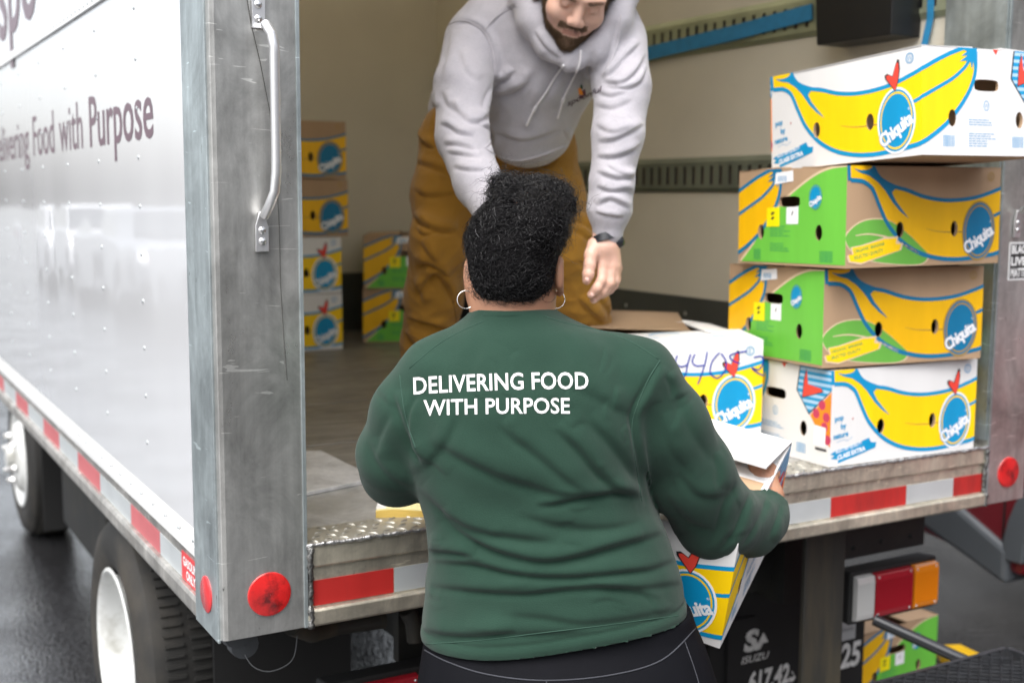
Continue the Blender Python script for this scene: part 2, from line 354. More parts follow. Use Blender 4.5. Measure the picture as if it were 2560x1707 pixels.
def box_art(kind, seed=1):
    rs = random.Random(seed); A = Art(); L, W, H = BL, BW, BH
    white = kind[0] == 'w'; base = 0 if white else 1; per = 2*(L+W)
    for u0 in (-(L+W), 0, L+W):      # the strip repeats round the box, so print wraps over the corners
        g = lambda s_, v: (u0+s_*L, v*H); q = lambda s_, v: (u0+L+s_*W, v*H)
        if not white:      # green field of the short side, its light edge, leaf and yellow brush of the long side
            arc = cr_curve([q(.02, .02), q(.14, .2), q(.27, .43), q(.40, .62), q(.55, .78), q(.72, .92), q(.86, .985), q(1, 1.0)], 5)
            A.poly(arc+[q(1, .03), q(.02, .03)], I_GR, 1); A.stroke(arc, .006, I_LK, 2)
            leaf = cr_curve([g(.0, .28), g(.02, .36), g(.08, .44), g(.16, .475), g(.26, .46), g(.36, .36), g(.47, .2), g(.52, .10), g(.47, .02), g(.30, .03), g(.13, .08), g(.04, .17)], 4, True)
            A.poly([(a+(a-u0-.13*1)*.03, b+(b-.06)*.05) for a, b in leaf], I_LK, 1); A.poly(leaf, I_LG, 2)
            A.stroke(cr_curve([g(.06, .32), g(.16, .33), g(.30, .27), g(.46, .13)], 5), .002, I_LK, 3, .006)
            br = [g(.03, .07), g(.02, .13), g(.05, .135), g(.04, .2), g(.10, .215), g(.24, .28), g(.315, .285), g(.31, .23), g(.345, .225), g(.335, .165), g(.20, .10), g(.10, .05)]
            A.poly([(a+(a-u0-.17*L)*.07, b+(b-.16*H)*.16) for a, b in br], I_LK, 4); A.poly(br, I_YE, 5)
            A.text('ORGANIC BANANA', *g(.055, .145), .0085, I_DG, 6, rot=.19, bold=.03, sx=.92)
            A.text('SELECTED QUALITY', *g(.055, .083), .0085, I_DG, 6, rot=.19, bold=.03, sx=.88)
            banana(A, u0, I_YB, I_DB)
            label_oval(A, u0+.855*L, .345*H, 1.0, I_DB, I_GY, I_WH, 5, True)
            A.ell(*g(.93, .905), .0115, .0115, I_GY, 2, ring=.8); A.text('E', g(.93, .905)[0], g(.93, .905)[1]-.006, .012, I_GY, 2, center=True)
            label_oval(A, *q(.735, .70), .42, I_BL, I_LG, I_WH, 4, True)
            text_block(A, *q(.32, .40), .085, 5, I_DG, 3, rs, .0045); text_block(A, *q(.32, .22), .085, 4, I_DG, 3, rs, .0045); barcode(A, *q(.78, .05), .045, .028, I_DG, 3, rs); barcode(A, *q(.16, .05), .03, .028, I_DG, 3, rs)
            # stickers
            A.poly([q(.36, .84), q(.535, .87), q(.53, .98), q(.37, .96)], I_WH, 6); barcode(A, *q(.39, .87), .035, .014, I_TX, 7, rs)
            A.poly([q(.285, .40), q(.41, .405), q(.41, .605), q(.29, .60)], I_SY, 6); A.ell(*q(.345, .54), .008, .0035, I_BK, 7, .4); A.ell(*q(.345, .49), .007, .003, I_BK, 7, .4)
            A.poly([q(.475, .43), q(.585, .43), q(.585, .62), q(.475, .615)], I_WH, 6); A.ell(*q(.53, .54), .002, .007, I_BK, 7, -.4)
        else:
            banana(A, u0, I_YE, I_BL)
            label_oval(A, u0+.85*L, .345*H, 1.0, I_BL, I_YE, I_WH, 5)
            heart_mark(A, u0+.845*L, .62*H, 1.0, 9)
            A.text('pop', *g(.035, .47), .0135, I_BL, 2, rot=.12, bold=.05); A.text('by', *g(.075, .385), .0135, I_BL, 2, rot=.12, bold=.05); A.text('nature', *g(.03, .285), .0135, I_BL, 2, rot=.12, bold=.05)
            heart_mark(A, u0+.15*L, .47*H, .10, 2)
            A.stroke(cr_curve([g(.05, .25), g(.09, .27), g(.12, .26), g(.15, .29)], 4), .0008, I_BL, 2)
            br = [g(.01, .13), g(.05, .17), g(.12, .185), g(.26, .26), g(.275, .21), g(.31, .205), g(.305, .15), g(.17, .08), g(.06, .03), g(.065, .07), g(.015, .085), g(.04, .115)]
            A.poly(br, I_BL, 2)
            A.text('SELECTED QUALITY', *g(.045, .135), .0085, I_WH, 3, rot=.18, bold=.03, sx=.85); A.text('CLASS EXTRA', *g(.06, .065), .0115, I_WH, 3, rot=.18, bold=.06, sx=.95)
            mk = 'W' if kind == 'white_w' else 'E'
            A.ell(*g(.93, .90), .0125, .0125, I_TX, 2, ring=.84); A.ell(*g(.93, .90), .0098, .0098, I_TX, 2, ring=.88); A.text(mk, g(.93, .90)[0], g(.93, .90)[1]-.006, .012, I_TX, 2, center=True)
            # short side: striped and dotted colour fields, small print
            fld = [q(.72, 1.01), q(1.01, 1.01), q(1.01, .79), q(.815, .50), q(.695, .735)]
            A.poly(fld, I_BK, 1); A.poly([q(.73, 1.01), q(1.01, 1.01), q(1.01, .80), q(.815, .52), q(.705, .735)], I_PB, 2)
            for k in range(9):
                y0 = .46+k*.066; A_ = Art(); A_.rect(q(.6, 0)[0], y0*H, q(1.01, 0)[0], (y0+.033)*H, 0, 0)
                tri = [np.array(t) for t in ([q(.73, 1.01), q(1.01, 1.01), q(1.01, .80)], [q(.73, 1.01), q(1.01, .80), q(.815, .52)], [q(.73, 1.01), q(.815, .52), q(.705, .735)])]
                for t in tri:
                    c_ = rect_clip(t[::-1], u0, u0+L+W+.01, y0*H, (y0+.033)*H)
                    if c_ is not None: A.tris([c_], I_BL, 3)
            mark = [q(.785, .97), q(.80, .82), q(.915, .80), q(.93, .77), q(.755, .675), q(.765, .85)]
            A.poly([(a+(a-q(.83, 0)[0])*.09, b+(b-.82*H)*.09) for a, b in mark], I_BK, 4); A.poly(mark, I_RE, 5)
            A.poly([q(.825, .50), q(1.01, .78), q(1.01, .20), q(.93, .36), q(.87, .41)], I_OR, 2)
            for a, b in ((.93, .63), (.88, .53), (.97, .51), (.985, .28), (.955, .405)): A.ell(*q(a, b), .0125, .0125, I_PK, 3)
            A.poly([q(.545, 1.01), q(.60, 1.01), q(.575, .95)], I_RE, 1)
            A.poly([q(.865, .20), q(.965, .20), q(.97, .40), q(.87, .41)], I_WH, 4)
            text_block(A, *q(.36, .33), .10, 3, I_TX, 1, rs, .0042); text_block(A, *q(.36, .20), .10, 6, I_TX, 1, rs, .0042)
            barcode(A, *q(.71, .08), .036, .026, I_TX, 1, rs); barcode(A, *q(.16, .08), .036, .026, I_TX, 1, rs)
            A.ell(*q(.5, .47), .0095, .012, I_TX, 1, ring=.8); A.text('W' if mk == 'W' else 'E', q(.5, .47)[0], q(.5, .47)[1]-.005, .010, I_TX, 1, center=True)
            A.rect(*q(.88, .155), *q(.98, .18), I_BK, 4)
            if kind == 'white_pen':
                u = lambda x, y: (L*(.10+x*.9), H*y)
                def pen(pts): A.stroke(cr_curve([u(*p) for p in pts], 5), .0036, I_PEN, 11)
                pen([(.39, .86), (.43, .885), (.47, .86), (.46, .80), (.43, .77)]); pen([(.50, .87), (.49, .80), (.52, .75), (.56, .77)]); pen([(.575, .88), (.56, .78), (.55, .68), (.53, .60)])
                pen([(.60, .88), (.585, .80), (.61, .755), (.65, .76)]); pen([(.67, .90), (.66, .79), (.64, .66), (.62, .56)])
                pen([(.74, .89), (.70, .80), (.69, .68), (.73, .62), (.77, .68), (.78, .79), (.75, .88)])
                pen([(.90, .90), (.83, .88), (.80, .85), (.82, .80), (.86, .77)]); pen([(.94, .83), (.985, .84), (.995, .77), (.97, .70), (.93, .72), (.97, .66), (1.01, .63)])
    return A, base
def hole_list():
    L, W, H = BL, BW, BH
    o = lambda cx, cy, rx, ry, n=16, p=2.: np.array([(cx+rx*math.copysign(abs(math.cos(2*PI*k/n))**(2/p), math.cos(2*PI*k/n)), cy+ry*math.copysign(abs(math.sin(2*PI*k/n))**(2/p), math.sin(2*PI*k/n))) for k in range(n)])
    lg = [o(.335*L, .37*H, .0125, .0195), o(.69*L, .37*H, .0125, .0195)]
    sh = [o(.23*W, .345*H, .0125, .0195), o(.77*W, .345*H, .0125, .0195), o(.5*W, .66*H, .040, .0135, 20, 4.)]
    return [lg, sh, lg, sh]
BOXMESH = {}
def box_meshes(kind):
    if kind in BOXMESH: return BOXMESH[kind]
    L, W, H = BL, BW, BH; A, base = box_art(kind, 3); hl = hole_list()
    faces = [((0, 0), (1, 0), (0, -1), L, 0), ((L, 0), (0, 1), (1, 0), W, L), ((L, W), (-1, 0), (0, 1), L, L+W), ((0, W), (0, -1), (-1, 0), W, 2*L+W)]
    sh, pr = MB(), MB(); T = .006
    for fi, (o, d, n, Lf, us) in enumerate(faces):
        hs_ = hl[fi]
        def P3(p, off):
            x = p[0]/Lf*(Lf+2*off)-off
            return (o[0]+d[0]*x+n[0]*off, o[1]+d[1]*x+n[1]*off, p[1])
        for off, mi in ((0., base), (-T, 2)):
            cells = []
            nx = 1
            for poly in punch([np.array([(0, 0), (Lf, 0), (Lf, H), (0, H)], float)], hs_): 
                sh.add([P3(p, off) for p in poly], [tuple(range(len(poly)))], mi)
        for hh in hs_:
            k_ = len(hh)
            for k in range(k_):
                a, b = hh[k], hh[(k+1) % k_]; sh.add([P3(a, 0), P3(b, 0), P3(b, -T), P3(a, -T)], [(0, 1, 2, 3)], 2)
        # the long A side of the strip starts at 0; faces 2 and 3 repeat the print
        for polys, mi, layer in A.items:
            off = .0003+.00018*layer
            for p in polys:
                p = p-np.array([us, 0])
                for sft in (0.,):
                    c_ = rect_clip(p, 0, Lf, 0, H)
                    if c_ is None: continue
                    for w in punch([c_], hs_):
                        if len(w) >= 3: pr.add([P3(a, off) for a in w], [tuple(range(len(w)))], mi)
    # rim of the open top edge and bottom board
    sh.add([(0, 0, 0), (L, 0, 0), (L, W, 0), (0, W, 0)], [(3, 2, 1, 0)], 1)
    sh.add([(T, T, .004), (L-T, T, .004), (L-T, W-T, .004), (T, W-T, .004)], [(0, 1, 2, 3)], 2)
    BOXMESH[kind] = (sh, pr); return BOXMESH[kind]
BOXDATA = {}
def top_panel(kind):
    b = MB(); L, W, H = BL, BW, BH; mi = 0 if kind[0] == 'w' else 1; g = .045
    # two flaps nearly meeting, slightly sprung, over a dark gap
    for y0, y1, dz in ((0, W/2-g, .004), (W/2+g, W, .006)):
        e0, e1 = (H-.001, H-.001+dz) if y0 == 0 else (H-.001+dz, H-.001)
        b.add([(0, y0, e0), (L, y0, e0), (L, y1, e1), (0, y1, e1), (0, y0, e0-.004), (L, y0, e0-.004), (L, y1, e1-.004), (0, y1, e1-.004)], [(0, 1, 2, 3), (7, 6, 5, 4), (0, 4, 5, 1), (1, 5, 6, 2), (2, 6, 7, 3), (3, 7, 4, 0)], mi)
    return b
def keep_build(mb, name, mats, parent):
    me = bpy.data.meshes.new(name); me.from_pydata(mb.v, [], mb.f)
    for mm in mats: me.materials.append(mm)
    me.polygons.foreach_set('material_index', mb.m); me['keep'] = 1
    o = bpy.data.objects.new(name, me); COL.objects.link(o); o.parent = parent; return o
def banana_box(kind, label, M, group, flaps=True):
    """M: 4x4 placing the box's front-left-bottom corner"""
    e = empty('banana_box'); e.matrix_world = M
    tag(e, label, 'cardboard box', group)
    if kind not in BOXDATA:
        sh, pr = box_meshes(kind)
        a = keep_build(sh, 'carton', [M_CW, M_CB, M_IN], e); b = keep_build(pr, 'print', INKS, e)
        f = keep_build(top_panel(kind), 'top_flaps', [M_CW, M_CB], e)
        BOXDATA[kind] = (a.data, b.data, f.data)
        if not flaps: bpy.data.objects.remove(f)
    else:
        for nm, me in zip(('carton', 'print', 'top_flaps'), BOXDATA[kind]):
            if nm == 'top_flaps' and not flaps: continue
            o = bpy.data.objects.new(nm, me); COL.objects.link(o); o.parent = e
    return e
def rotm(a, tx, ty, loc):
    ca, sa = math.cos(a), math.sin(a); Z = np.array([[ca, -sa, 0], [sa, ca, 0], [0, 0, 1]])
    c, s = math.cos(tx), math.sin(tx); X = np.array([[1, 0, 0], [0, c, -s], [0, s, c]])
    c, s = math.cos(ty), math.sin(ty); Y = np.array([[c, 0, s], [0, 1, 0], [-s, 0, c]])
    M = np.eye(4); M[:3, :3] = Z@X@Y; M[:3, 3] = loc; return M
def RZ(deg): 
    a = math.radians(deg); M = np.eye(4); M[0, 0] = M[1, 1] = math.cos(a); M[0, 1] = -math.sin(a); M[1, 0] = math.sin(a); return M
def TR(x, y, z): M = np.eye(4); M[:3, 3] = (x, y, z); return M
ZB = .9223      # top of the truck floor
rad = math.radians
# ------------------------------------------------------------------ ground
M_ASPH = bpy.data.materials.new('wet asphalt'); M_ASPH.use_nodes = True
def _asph():
    nt = M_ASPH.node_tree; N = nt.nodes; Lk = nt.links; b = N['Principled BSDF']; tc = N.new('ShaderNodeTexCoord')
    n = N.new('ShaderNodeTexNoise'); n.inputs['Scale'].default_value = 110; n.inputs['Detail'].default_value = 3
    v = N.new('ShaderNodeTexVoronoi'); v.inputs['Scale'].default_value = 95
    w = N.new('ShaderNodeTexNoise'); w.inputs['Scale'].default_value = 1.6; w.inputs['Detail'].default_value = 4
    for q in (n, v, w): Lk.new(tc.outputs['Object'], q.inputs[0])
    cr = N.new('ShaderNodeValToRGB'); cr.color_ramp.elements[0].position = .35; cr.color_ramp.elements[0].color = (.006, .006, .007, 1); cr.color_ramp.elements[1].position = .75; cr.color_ramp.elements[1].color = (.045, .045, .047, 1)
    Lk.new(n.outputs[0], cr.inputs[0]); Lk.new(cr.outputs[0], b.inputs['Base Color'])
    wm = N.new('ShaderNodeMapRange'); wm.inputs[1].default_value = .40; wm.inputs[2].default_value = .60; wm.inputs[3].default_value = .35; wm.inputs[4].default_value = 1.; Lk.new(w.outputs[0], wm.inputs[0]); Lk.new(wm.outputs[0], b.inputs['Coat Weight']); b.inputs['Coat Roughness'].default_value = .10; b.inputs['Coat IOR'].default_value = 1.6
    bc = N.new('ShaderNodeBump'); bc.inputs['Strength'].default_value = .35; bc.inputs['Distance'].default_value = .004; Lk.new(v.outputs[0], bc.inputs['Height']); Lk.new(bc.outputs[0], b.inputs['Coat Normal'])
    mr = N.new('ShaderNodeMapRange'); mr.inputs[1].default_value = .35; mr.inputs[2].default_value = .65; mr.inputs[3].default_value = .06; mr.inputs[4].default_value = .22; b.inputs['Specular IOR Level'].default_value = .5; Lk.new(w.outputs[0], mr.inputs[0]); Lk.new(mr.outputs[0], b.inputs['Roughness'])
    bp = N.new('ShaderNodeBump'); bp.inputs['Strength'].default_value = .8; bp.inputs['Distance'].default_value = .0035; Lk.new(v.outputs[0], bp.inputs['Height']); Lk.new(bp.outputs[0], b.inputs['Normal'])
_asph()
gb = MB(); gb.add([(-150, -150, GZ), (150, -150, GZ), (150, 150, GZ), (-150, 150, GZ)], [(0, 1, 2, 3)])
tag(gb.build('road', M_ASPH), kind='structure')

# ------------------------------------------------------------------ truck materials
M_POST = aluminium('mill aluminium post', (.56, .56, .54), .33)
M_TRIM = aluminium('galvanised trim', (.50, .56, .57), .45)
M_RAIL = aluminium('rail aluminium', (.62, .60, .56), .42, tint=(.30, .28, .25))
M_SILL = aluminium('sill aluminium', (.76, .70, .57), .45, tint=(.25, .23, .20))
M_HAND = mat('brushed handle', (.72, .72, .73), .38, .9, var=.05, stretch=(1, 1, .1), bump=.05)
M_PANEL = bpy.data.materials.new('white gloss panel'); M_PANEL.use_nodes = True
def _pan():
    nt = M_PANEL.node_tree; N = nt.nodes; Lk = nt.links; b = N['Principled BSDF']; b.inputs['Base Color'].default_value = (.70, .705, .72, 1); b.inputs['Roughness'].default_value = .16
    b.inputs['Coat Weight'].default_value = 1.; b.inputs['Coat Roughness'].default_value = .03
    tc = N.new('ShaderNodeTexCoord'); mp = N.new('ShaderNodeMapping'); mp.inputs['Scale'].default_value = (1, 1, .8); Lk.new(tc.outputs['Object'], mp.inputs[0])
    n = N.new('ShaderNodeTexNoise'); n.inputs['Scale'].default_value = 1.6; n.inputs['Detail'].default_value = 1; n.inputs['Distortion'].default_value = .2; Lk.new(mp.outputs[0], n.inputs[0])
    bp = N.new('ShaderNodeBump'); bp.inputs['Strength'].default_value = .12; bp.inputs['Distance'].default_value = .05; Lk.new(n.outputs[0], bp.inputs['Height'])
    Lk.new(bp.outputs[0], b.inputs['Normal']); Lk.new(bp.outputs[0], b.inputs['Coat Normal'])
_pan()
M_WPAINT = mat('white painted trim', (.74, .74, .73), .35, var=.05, coat=.4)
M_TRED = mat('red reflective tape', (.42, .025, .022), .35, var=.22, vscale=9, stretch=(1, 1, .2), dirt=(.12, .02, .02), dscale=8, damt=.6)
M_TREDF = mat('faded red reflective tape', (.46, .12, .13), .45, var=.10, vscale=9)
M_TSIL = mat('silver reflective tape', (.52, .55, .56), .4, .3, var=.08, vscale=7)
M_REF = mat('red reflector', (.55, .018, .018), .18, var=.2, vscale=25, coat=1., dirt=(.07, .01, .01), dscale=26, damt=.9)
M_REF2 = mat('red side reflector', (.62, .035, .04), .25, var=.06, coat=.6)
M_DARK = mat('dark chassis steel', (.012, .012, .011), .62, var=.3, vscale=8, bump=.15, dirt=(.05, .042, .025), dscale=7, damt=.35)
M_UPR = mat('weathered black upright', (.026, .025, .021), .6, var=.3, vscale=10, stretch=(1, 1, .12), dirt=(.13, .10, .05), dscale=4, damt=.6)
M_BLK = mat('black rubber', (.009, .009, .009), .7, var=.2)
M_TYRE = mat('tyre rubber', (.018, .0175, .016), .72, var=.2, dirt=(.09, .075, .055), dscale=3, damt=.4)
M_RIM = mat('white wheel paint', (.60, .61, .60), .35, var=.06, dirt=(.25, .24, .20), dscale=7, damt=.75)
M_WALLI = mat('interior wall liner', (.62, .575, .475), .38, var=.06, vscale=3, bump=.25, bscale=170)
M_KICK = mat('grey scuff plate', (.075, .078, .07), .5, .3, var=.2, vscale=4)
M_FLOOR = mat('worn truck floor', (.17, .158, .138), .45, .1, var=.30, vscale=5, stretch=(1, 3, 1), dirt=(.26, .24, .21), dscale=7, damt=.6, rvar=.12)
M_PLATE = aluminium('grey dock plate', (.64, .64, .645), .38, metal=.25)
M_THRESH = aluminium('worn threshold', (.42, .415, .40), .42, tint=(.30, .29, .265), metal=.3)
M_TREAD = mat('diamond tread aluminium', (.40, .385, .34), .38, .6, var=.15, vscale=9, dirt=(.22, .20, .15), dscale=9, damt=.5)
M_LUG = mat('polished tread lug', (.36, .35, .31), .5, .8, var=.05)
M_WELD = mat('weld bead', (.50, .50, .50), .30, .9, var=.5, vscale=120, bump=.6, bscale=260)
M_WELDD = mat('sooty weld bead', (.16, .16, .155), .4, .8, var=.7, vscale=90, bump=.8, bscale=200)
M_SCREW = mat('zinc screw', (.62, .62, .62), .28, .95, var=.15, vscale=80)
M_PURP = mat('dark plum lettering', (.13, .075, .10), .35, var=.05)
M_ETR = mat('galvanised logistic track', (.40, .43, .29), .45, .6, var=.2, vscale=6)
M_ETR2 = mat('green logistic track', (.20, .22, .17), .5, .5, var=.2, vscale=6)
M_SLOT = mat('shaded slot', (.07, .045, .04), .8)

truck = empty('delivery_truck'); tag(truck, 'white box truck backed in with its rear door open, aluminium rear frame and grab handle', 'truck')
XI = 2.156      # inner face of the right side wall
YF = 3.45       # inner face of the front wall
ZT = 3.10
# side panel with rivets and print
b = MB(); b.box(.006, .022, .165, 3.60, .8755, 2.083); side = b.build('side_panel', M_PANEL, truck)
b = MB(); b.box(.003, .022, .165, 3.60, 2.0835, ZT); side2 = b.build('side_panel', M_PANEL, truck)
b = MB(); b.prism([(.0055, .8755), (-.0015, .8785), (-.0015, .896), (.0025, .905), (.0055, .930)], 'y', .172, 3.60); b.build('bottom_flange', M_WPAINT, truck)
b = MB(); b.box(-.002, .0055, .1655, 3.6, 2.060, 2.086); b.build('seam_strip', M_WPAINT, truck)
prof = [(.0001, -.0030), (.0022, -.0027), (.0040, -.0018), (.0050, -.0006), (.0052, .0005)]
rv = MB().lathe(prof, (0, 0, 0), 'x', 12).build('rivet', mat('painted rivet', (.40, .43, .44), .35, .2, var=.05), side, smooth=True); rv.location = (.006, .196, .99)
nriv = 0
def rivet(y, z, x=.006, par=None):
    global nriv; nriv += 1
    share(rv, (x, y, z), par or side)
y = .186
for k in range(28): rivet(.1865+.1112*k, .910, -.0015)
for k in range(1, 10): rivet(.194, .910+.0548*2*k-.03, .006)
for z in [1.79, 1.845, 1.90, 1.9525, 1.735, 1.68, 1.625]: rivet(.194, z, .006)
for col_ in range(6):
    yy = .585+.4325*col_
    for z in (1.037, 1.145, 1.254, 1.36, 1.465, 1.572, 1.680, 1.787, 1.894, 2.003): rivet(yy, z)
for k in range(40): rivet(.22+.055*k, 2.072, -.002, side2)
# lettering on the side
def side_text(st, y_right, z, h, bold=0., sx=1., y_left=None, par=None, x=.0052):
    T, w = text_tris(st, bold); 
    if y_left is not None: sx = (y_left-y_right)/(w*h)
    mb = MB()
    for t in T: mb.add([(x, y_right+(w-p[0])*h*sx, z+p[1]*h) for p in t], [(0, 1, 2)])
    return mb.build('lettering', M_PURP, par or side)
side_text('Purpose', .44, 1.720, .130, .012, y_left=1.118)
side_text('with', 1.215, 1.720, .130, .0, y_left=1.565)
side_text('Food', 1.655, 1.720, .130, .0, y_left=2.047)
side_text('Delivering', 2.14, 1.720, .130, .0, y_left=3.05)
side_text('spo', 1.84, 2.152, .36, .012, y_left=2.70, par=side2, x=.0012)
# corner posts of the rear frame
def post(x0, sgn):
    b = MB(); r = .010
    if sgn > 0: out = [(x0+.012, 0), (x0+.168, 0), (x0+.168, .006), (x0+.168, .155), (x0, .155), (x0, .012), (x0+.0035, .0035)]
    else: out = [(x0, 0), (x0+.156, 0), (x0+.1645, .0035), (x0+.168, .012), (x0+.168, .155), (x0, .155)]
    b.prism(out, 'z', .7585, ZT)
    return b.build('corner_post', [M_POST], truck, bevel=.0015)
pl = post(0., 1)
b = MB(); b.box(.163, .171, -.0035, .001, .7585, ZT); b.build('post_edge', M_TRIM, truck, bevel=.001)
b = MB(); b.box(-.0042, .0015, .012, .168, .752, ZT); b.build('corner_trim', M_TRIM, truck, bevel=.0015)
pr_ = post(2.1375, -1)
b = MB(); b.box(2.128, 2.1375, .004, .150, .94, ZT); b.box(2.1365, 2.149, .150, .215, .94, ZT); b.build('door_channel', M_TRIM, truck)
b = MB(); b.box(2.1345, 2.1415, -.0035, .001, .7585, ZT); b.build('post_edge', M_TRIM, truck)
def reflector(cx, cz, r, x=None):
    b = MB()
    if x is None: b.lathe([(.0005, -.006), (r*.8, -.0055), (r*.97, -.0035), (r, .001)], (cx, 0, cz), 'y', 36)
    else: b.lathe([(.0005, x-.0045), (r*.9, x-.004), (r, x-.002), (r, x+.001)], (0, cx, cz), 'x', 36)
    return b.build('reflector', M_REF if x is None else M_REF2, truck, smooth='auto')
reflector(.0935, .838, .0435); reflector(2.225, .842, .0435); reflector(.084, .829, .036, -.0042)
# grab handle
hd = MB()
hz0, hz1 = 1.545, 1.905
path = [(.091, -.008, 1.497), (.091, -.010, 1.545), (.092, -.018, 1.560), (.0955, -.038, 1.580), (.103, -.047, 1.605), (.106, -.048, 1.64)]+[(.1065, -.048, 1.64+.03*i) for i in range(1, 8)]+[(.1065, -.048, 1.862), (.102, -.046, 1.885), (.096, -.030, 1.905), (.092, -.014, 1.925)]
hd.tube(path[2:-1], .0092, 14)
hd.prism([(.0785, 1.494), (.1035, 1.494), (.1035, 1.540), (.0985, 1.556), (.096, 1.568), (.086, 1.568), (.083, 1.556), (.0785, 1.542)], 'y', -.0075, -.002)
hd.prism([(.0800, 1.898), (.104, 1.898), (.105, 1.975), (.080, 1.975)], 'y', -.0075, -.002)
handle = hd.build('grab_handle', M_HAND, truck, smooth='auto', bevel=.001)
sc = MB().lathe([(.0005, -.0045), (.004, -.004), (.0068, -.0022), (.0075, 0)], (0, 0, 0), 'y', 14).build('screw', M_SCREW, handle, smooth=True); sc.location = (.0908, -.0075, 1.5335)
for z in (1.5135, 1.915, 1.94): share(sc, (.0912, -.0075, z), handle)
h2 = handle.copy(); COL.objects.link(h2); h2.scale = (-1, 1, 1); h2.location = (2.292, 0, 0)
for c_ in list(handle.children): k_ = c_.copy(); COL.objects.link(k_); k_.parent = h2
# dark scratch line and worn lines on the post: thin raised cable beside the handle
b = MB(); b.tube([(.068+.0, -.0012, 1.98), (.081, -.0012, 1.90), (.095, -.0012, 1.84), (.112, -.0012, 1.75), (.121, -.0012, 1.66), (.126, -.0012, 1.54), (.1265, -.0012, 1.43), (.131, -.0012, 1.33), (.136, -.0012, 1.25)], .0007, 6); b.build('seal_bead', mat('dark sealant', (.06, .06, .055), .6), truck)
# sticker on the right post
b = MB(); b.box(2.180, 2.273, -.0012, .0, 1.378, 1.481); sk0 = b.build('sticker', mat('white sticker', (.75, .75, .75), .5, var=.05), truck)
b = MB(); b.box(2.185, 2.268, -.0018, -.0013, 1.383, 1.476); sk1 = b.build('sticker_field', mat('black sticker', (.015, .015, .016), .5), sk0)
for st, z in (('BLACK', 1.451), ('LIVES', 1.419), ('MATTER', 1.388)):
    T, w = text_tris(st, .06); mb = MB(); h = .022
    for t in T: mb.add([(2.188+p[0]/w*.077, -.0024, z+p[1]*h) for p in t], [(0, 1, 2)])
    mb.build('sticker_text', mat('white lettering', (.8, .8, .8), .5), sk1)
# side rail with tape
b = MB(); b.prism([(.010, .794), (.010, .8755), (.05, .8755), (.05, .752), (.0, .752), (-.004, .762), (-.004, .786), (.000, .794)], 'y', .166, 3.62); rail = b.build('side_rail', M_RAIL, truck, bevel=.0012)
def tape(mat_, y0, y1, z0=.7955, z1=.8455, par=None):
    b = MB(); b.box(.0088, .0100, y0, y1, z0, z1); return b.build('reflective_tape', mat_, par or rail)
edges = [(.507, .794), (1.166, 1.485), (1.798, 2.10), (2.36, 2.62), (2.90, 3.15)]
tape(M_TREDF, .507, .794); tape(M_TREDF, 1.166, 1.485)
for y0 in (1.80, 2.44, 3.08): tape(M_TREDF, y0, y0+.30)
for y0, y1 in ((.796, 1.164), (1.487, 1.797), (2.102, 2.438), (2.742, 3.078), (.32, .505)): tape(M_TSIL, y0, y1)
b = MB(); b.box(.0075, .0095, .172, .315, .7955, .855); gs = b.build('fuel_sticker', mat('red sticker', (.62, .05, .055), .35, var=.08), rail)
for st, z in (('GASOLINE', .829), ('ONLY', .803)):
    T, w = text_tris(st, .04); mb = MB(); h = .019; sx = (.115 if st == 'GASOLINE' else .07)/(w*h)
    for t in T: mb.add([(.0068, .185+(w-p[0])*h*sx+(0 if st == 'GASOLINE' else .022), z+p[1]*h) for p in t], [(0, 1, 2)])
    mb.build('sticker_text', mat('white lettering', (.8, .8, .8), .5), gs)
# rear sill
X0, X1 = .1705, 2.1365
b = MB(); b.prism([(.002, .876), (.0, .880), (.0, .9195), (.004, ZB), (.10, ZB), (.10, .7585), (-.004, .7585), (-.007, .763), (-.007, .789), (-.003, .7935), (.008, .7945), (.008, .876)], 'x', X0, X1)
sill = b.build('rear_sill', M_SILL, truck, bevel=.0012)
def stape(mt, x0, x1):
    b = MB(); b.box(x0, x1, .0065, .0081, .7965, .8475); return b.build('reflective_tape', mt, sill)
stape(M_TRED, .185, .357); stape(M_TSIL, .359, .80); stape(M_TRED, .80, 1.10); stape(M_TSIL, 1.10, 1.562); stape(M_TRED, 1.564, 1.832); stape(M_TSIL, 1.834, 2.012); stape(M_TRED, 2.014, 2.132)
def bead(pts, r, mt, name='weld_bead', step=.007):
    pts = [np.array(p, float) for p in pts]; out = []
    for a, c in zip(pts[:-1], pts[1:]):
        n = max(2, int(np.linalg.norm(c-a)/step))
        for i in range(n): out.append(a+(c-a)*i/n)
    out.append(pts[-1]); rr = [r*(.75+.5*RNG.random()) for _ in out]
    out = [o+RNG.normal(0, r*.18, 3) for o in out]
    return MB().tube(out, rr, 7).build(name, mt, truck, smooth=True)
bead([(X0, -.001, .9215), (X1, -.001, .9215)], .0045, M_WELD)
bead([(.176, -.004, .757), (.176, -.004, .79), (.1775, .004, .80), (.1775, .003, .872), (.176, -.003, .88), (.176, -.003, .918)], .0065, M_WELDD, step=.006)
bead([(2.131, -.004, .757), (2.131, -.004, .79), (2.1305, .004, .80), (2.1305, .003, .872), (2.131, -.003, .88), (2.131, -.003, .918)], .0065, M_WELDD, step=.006)
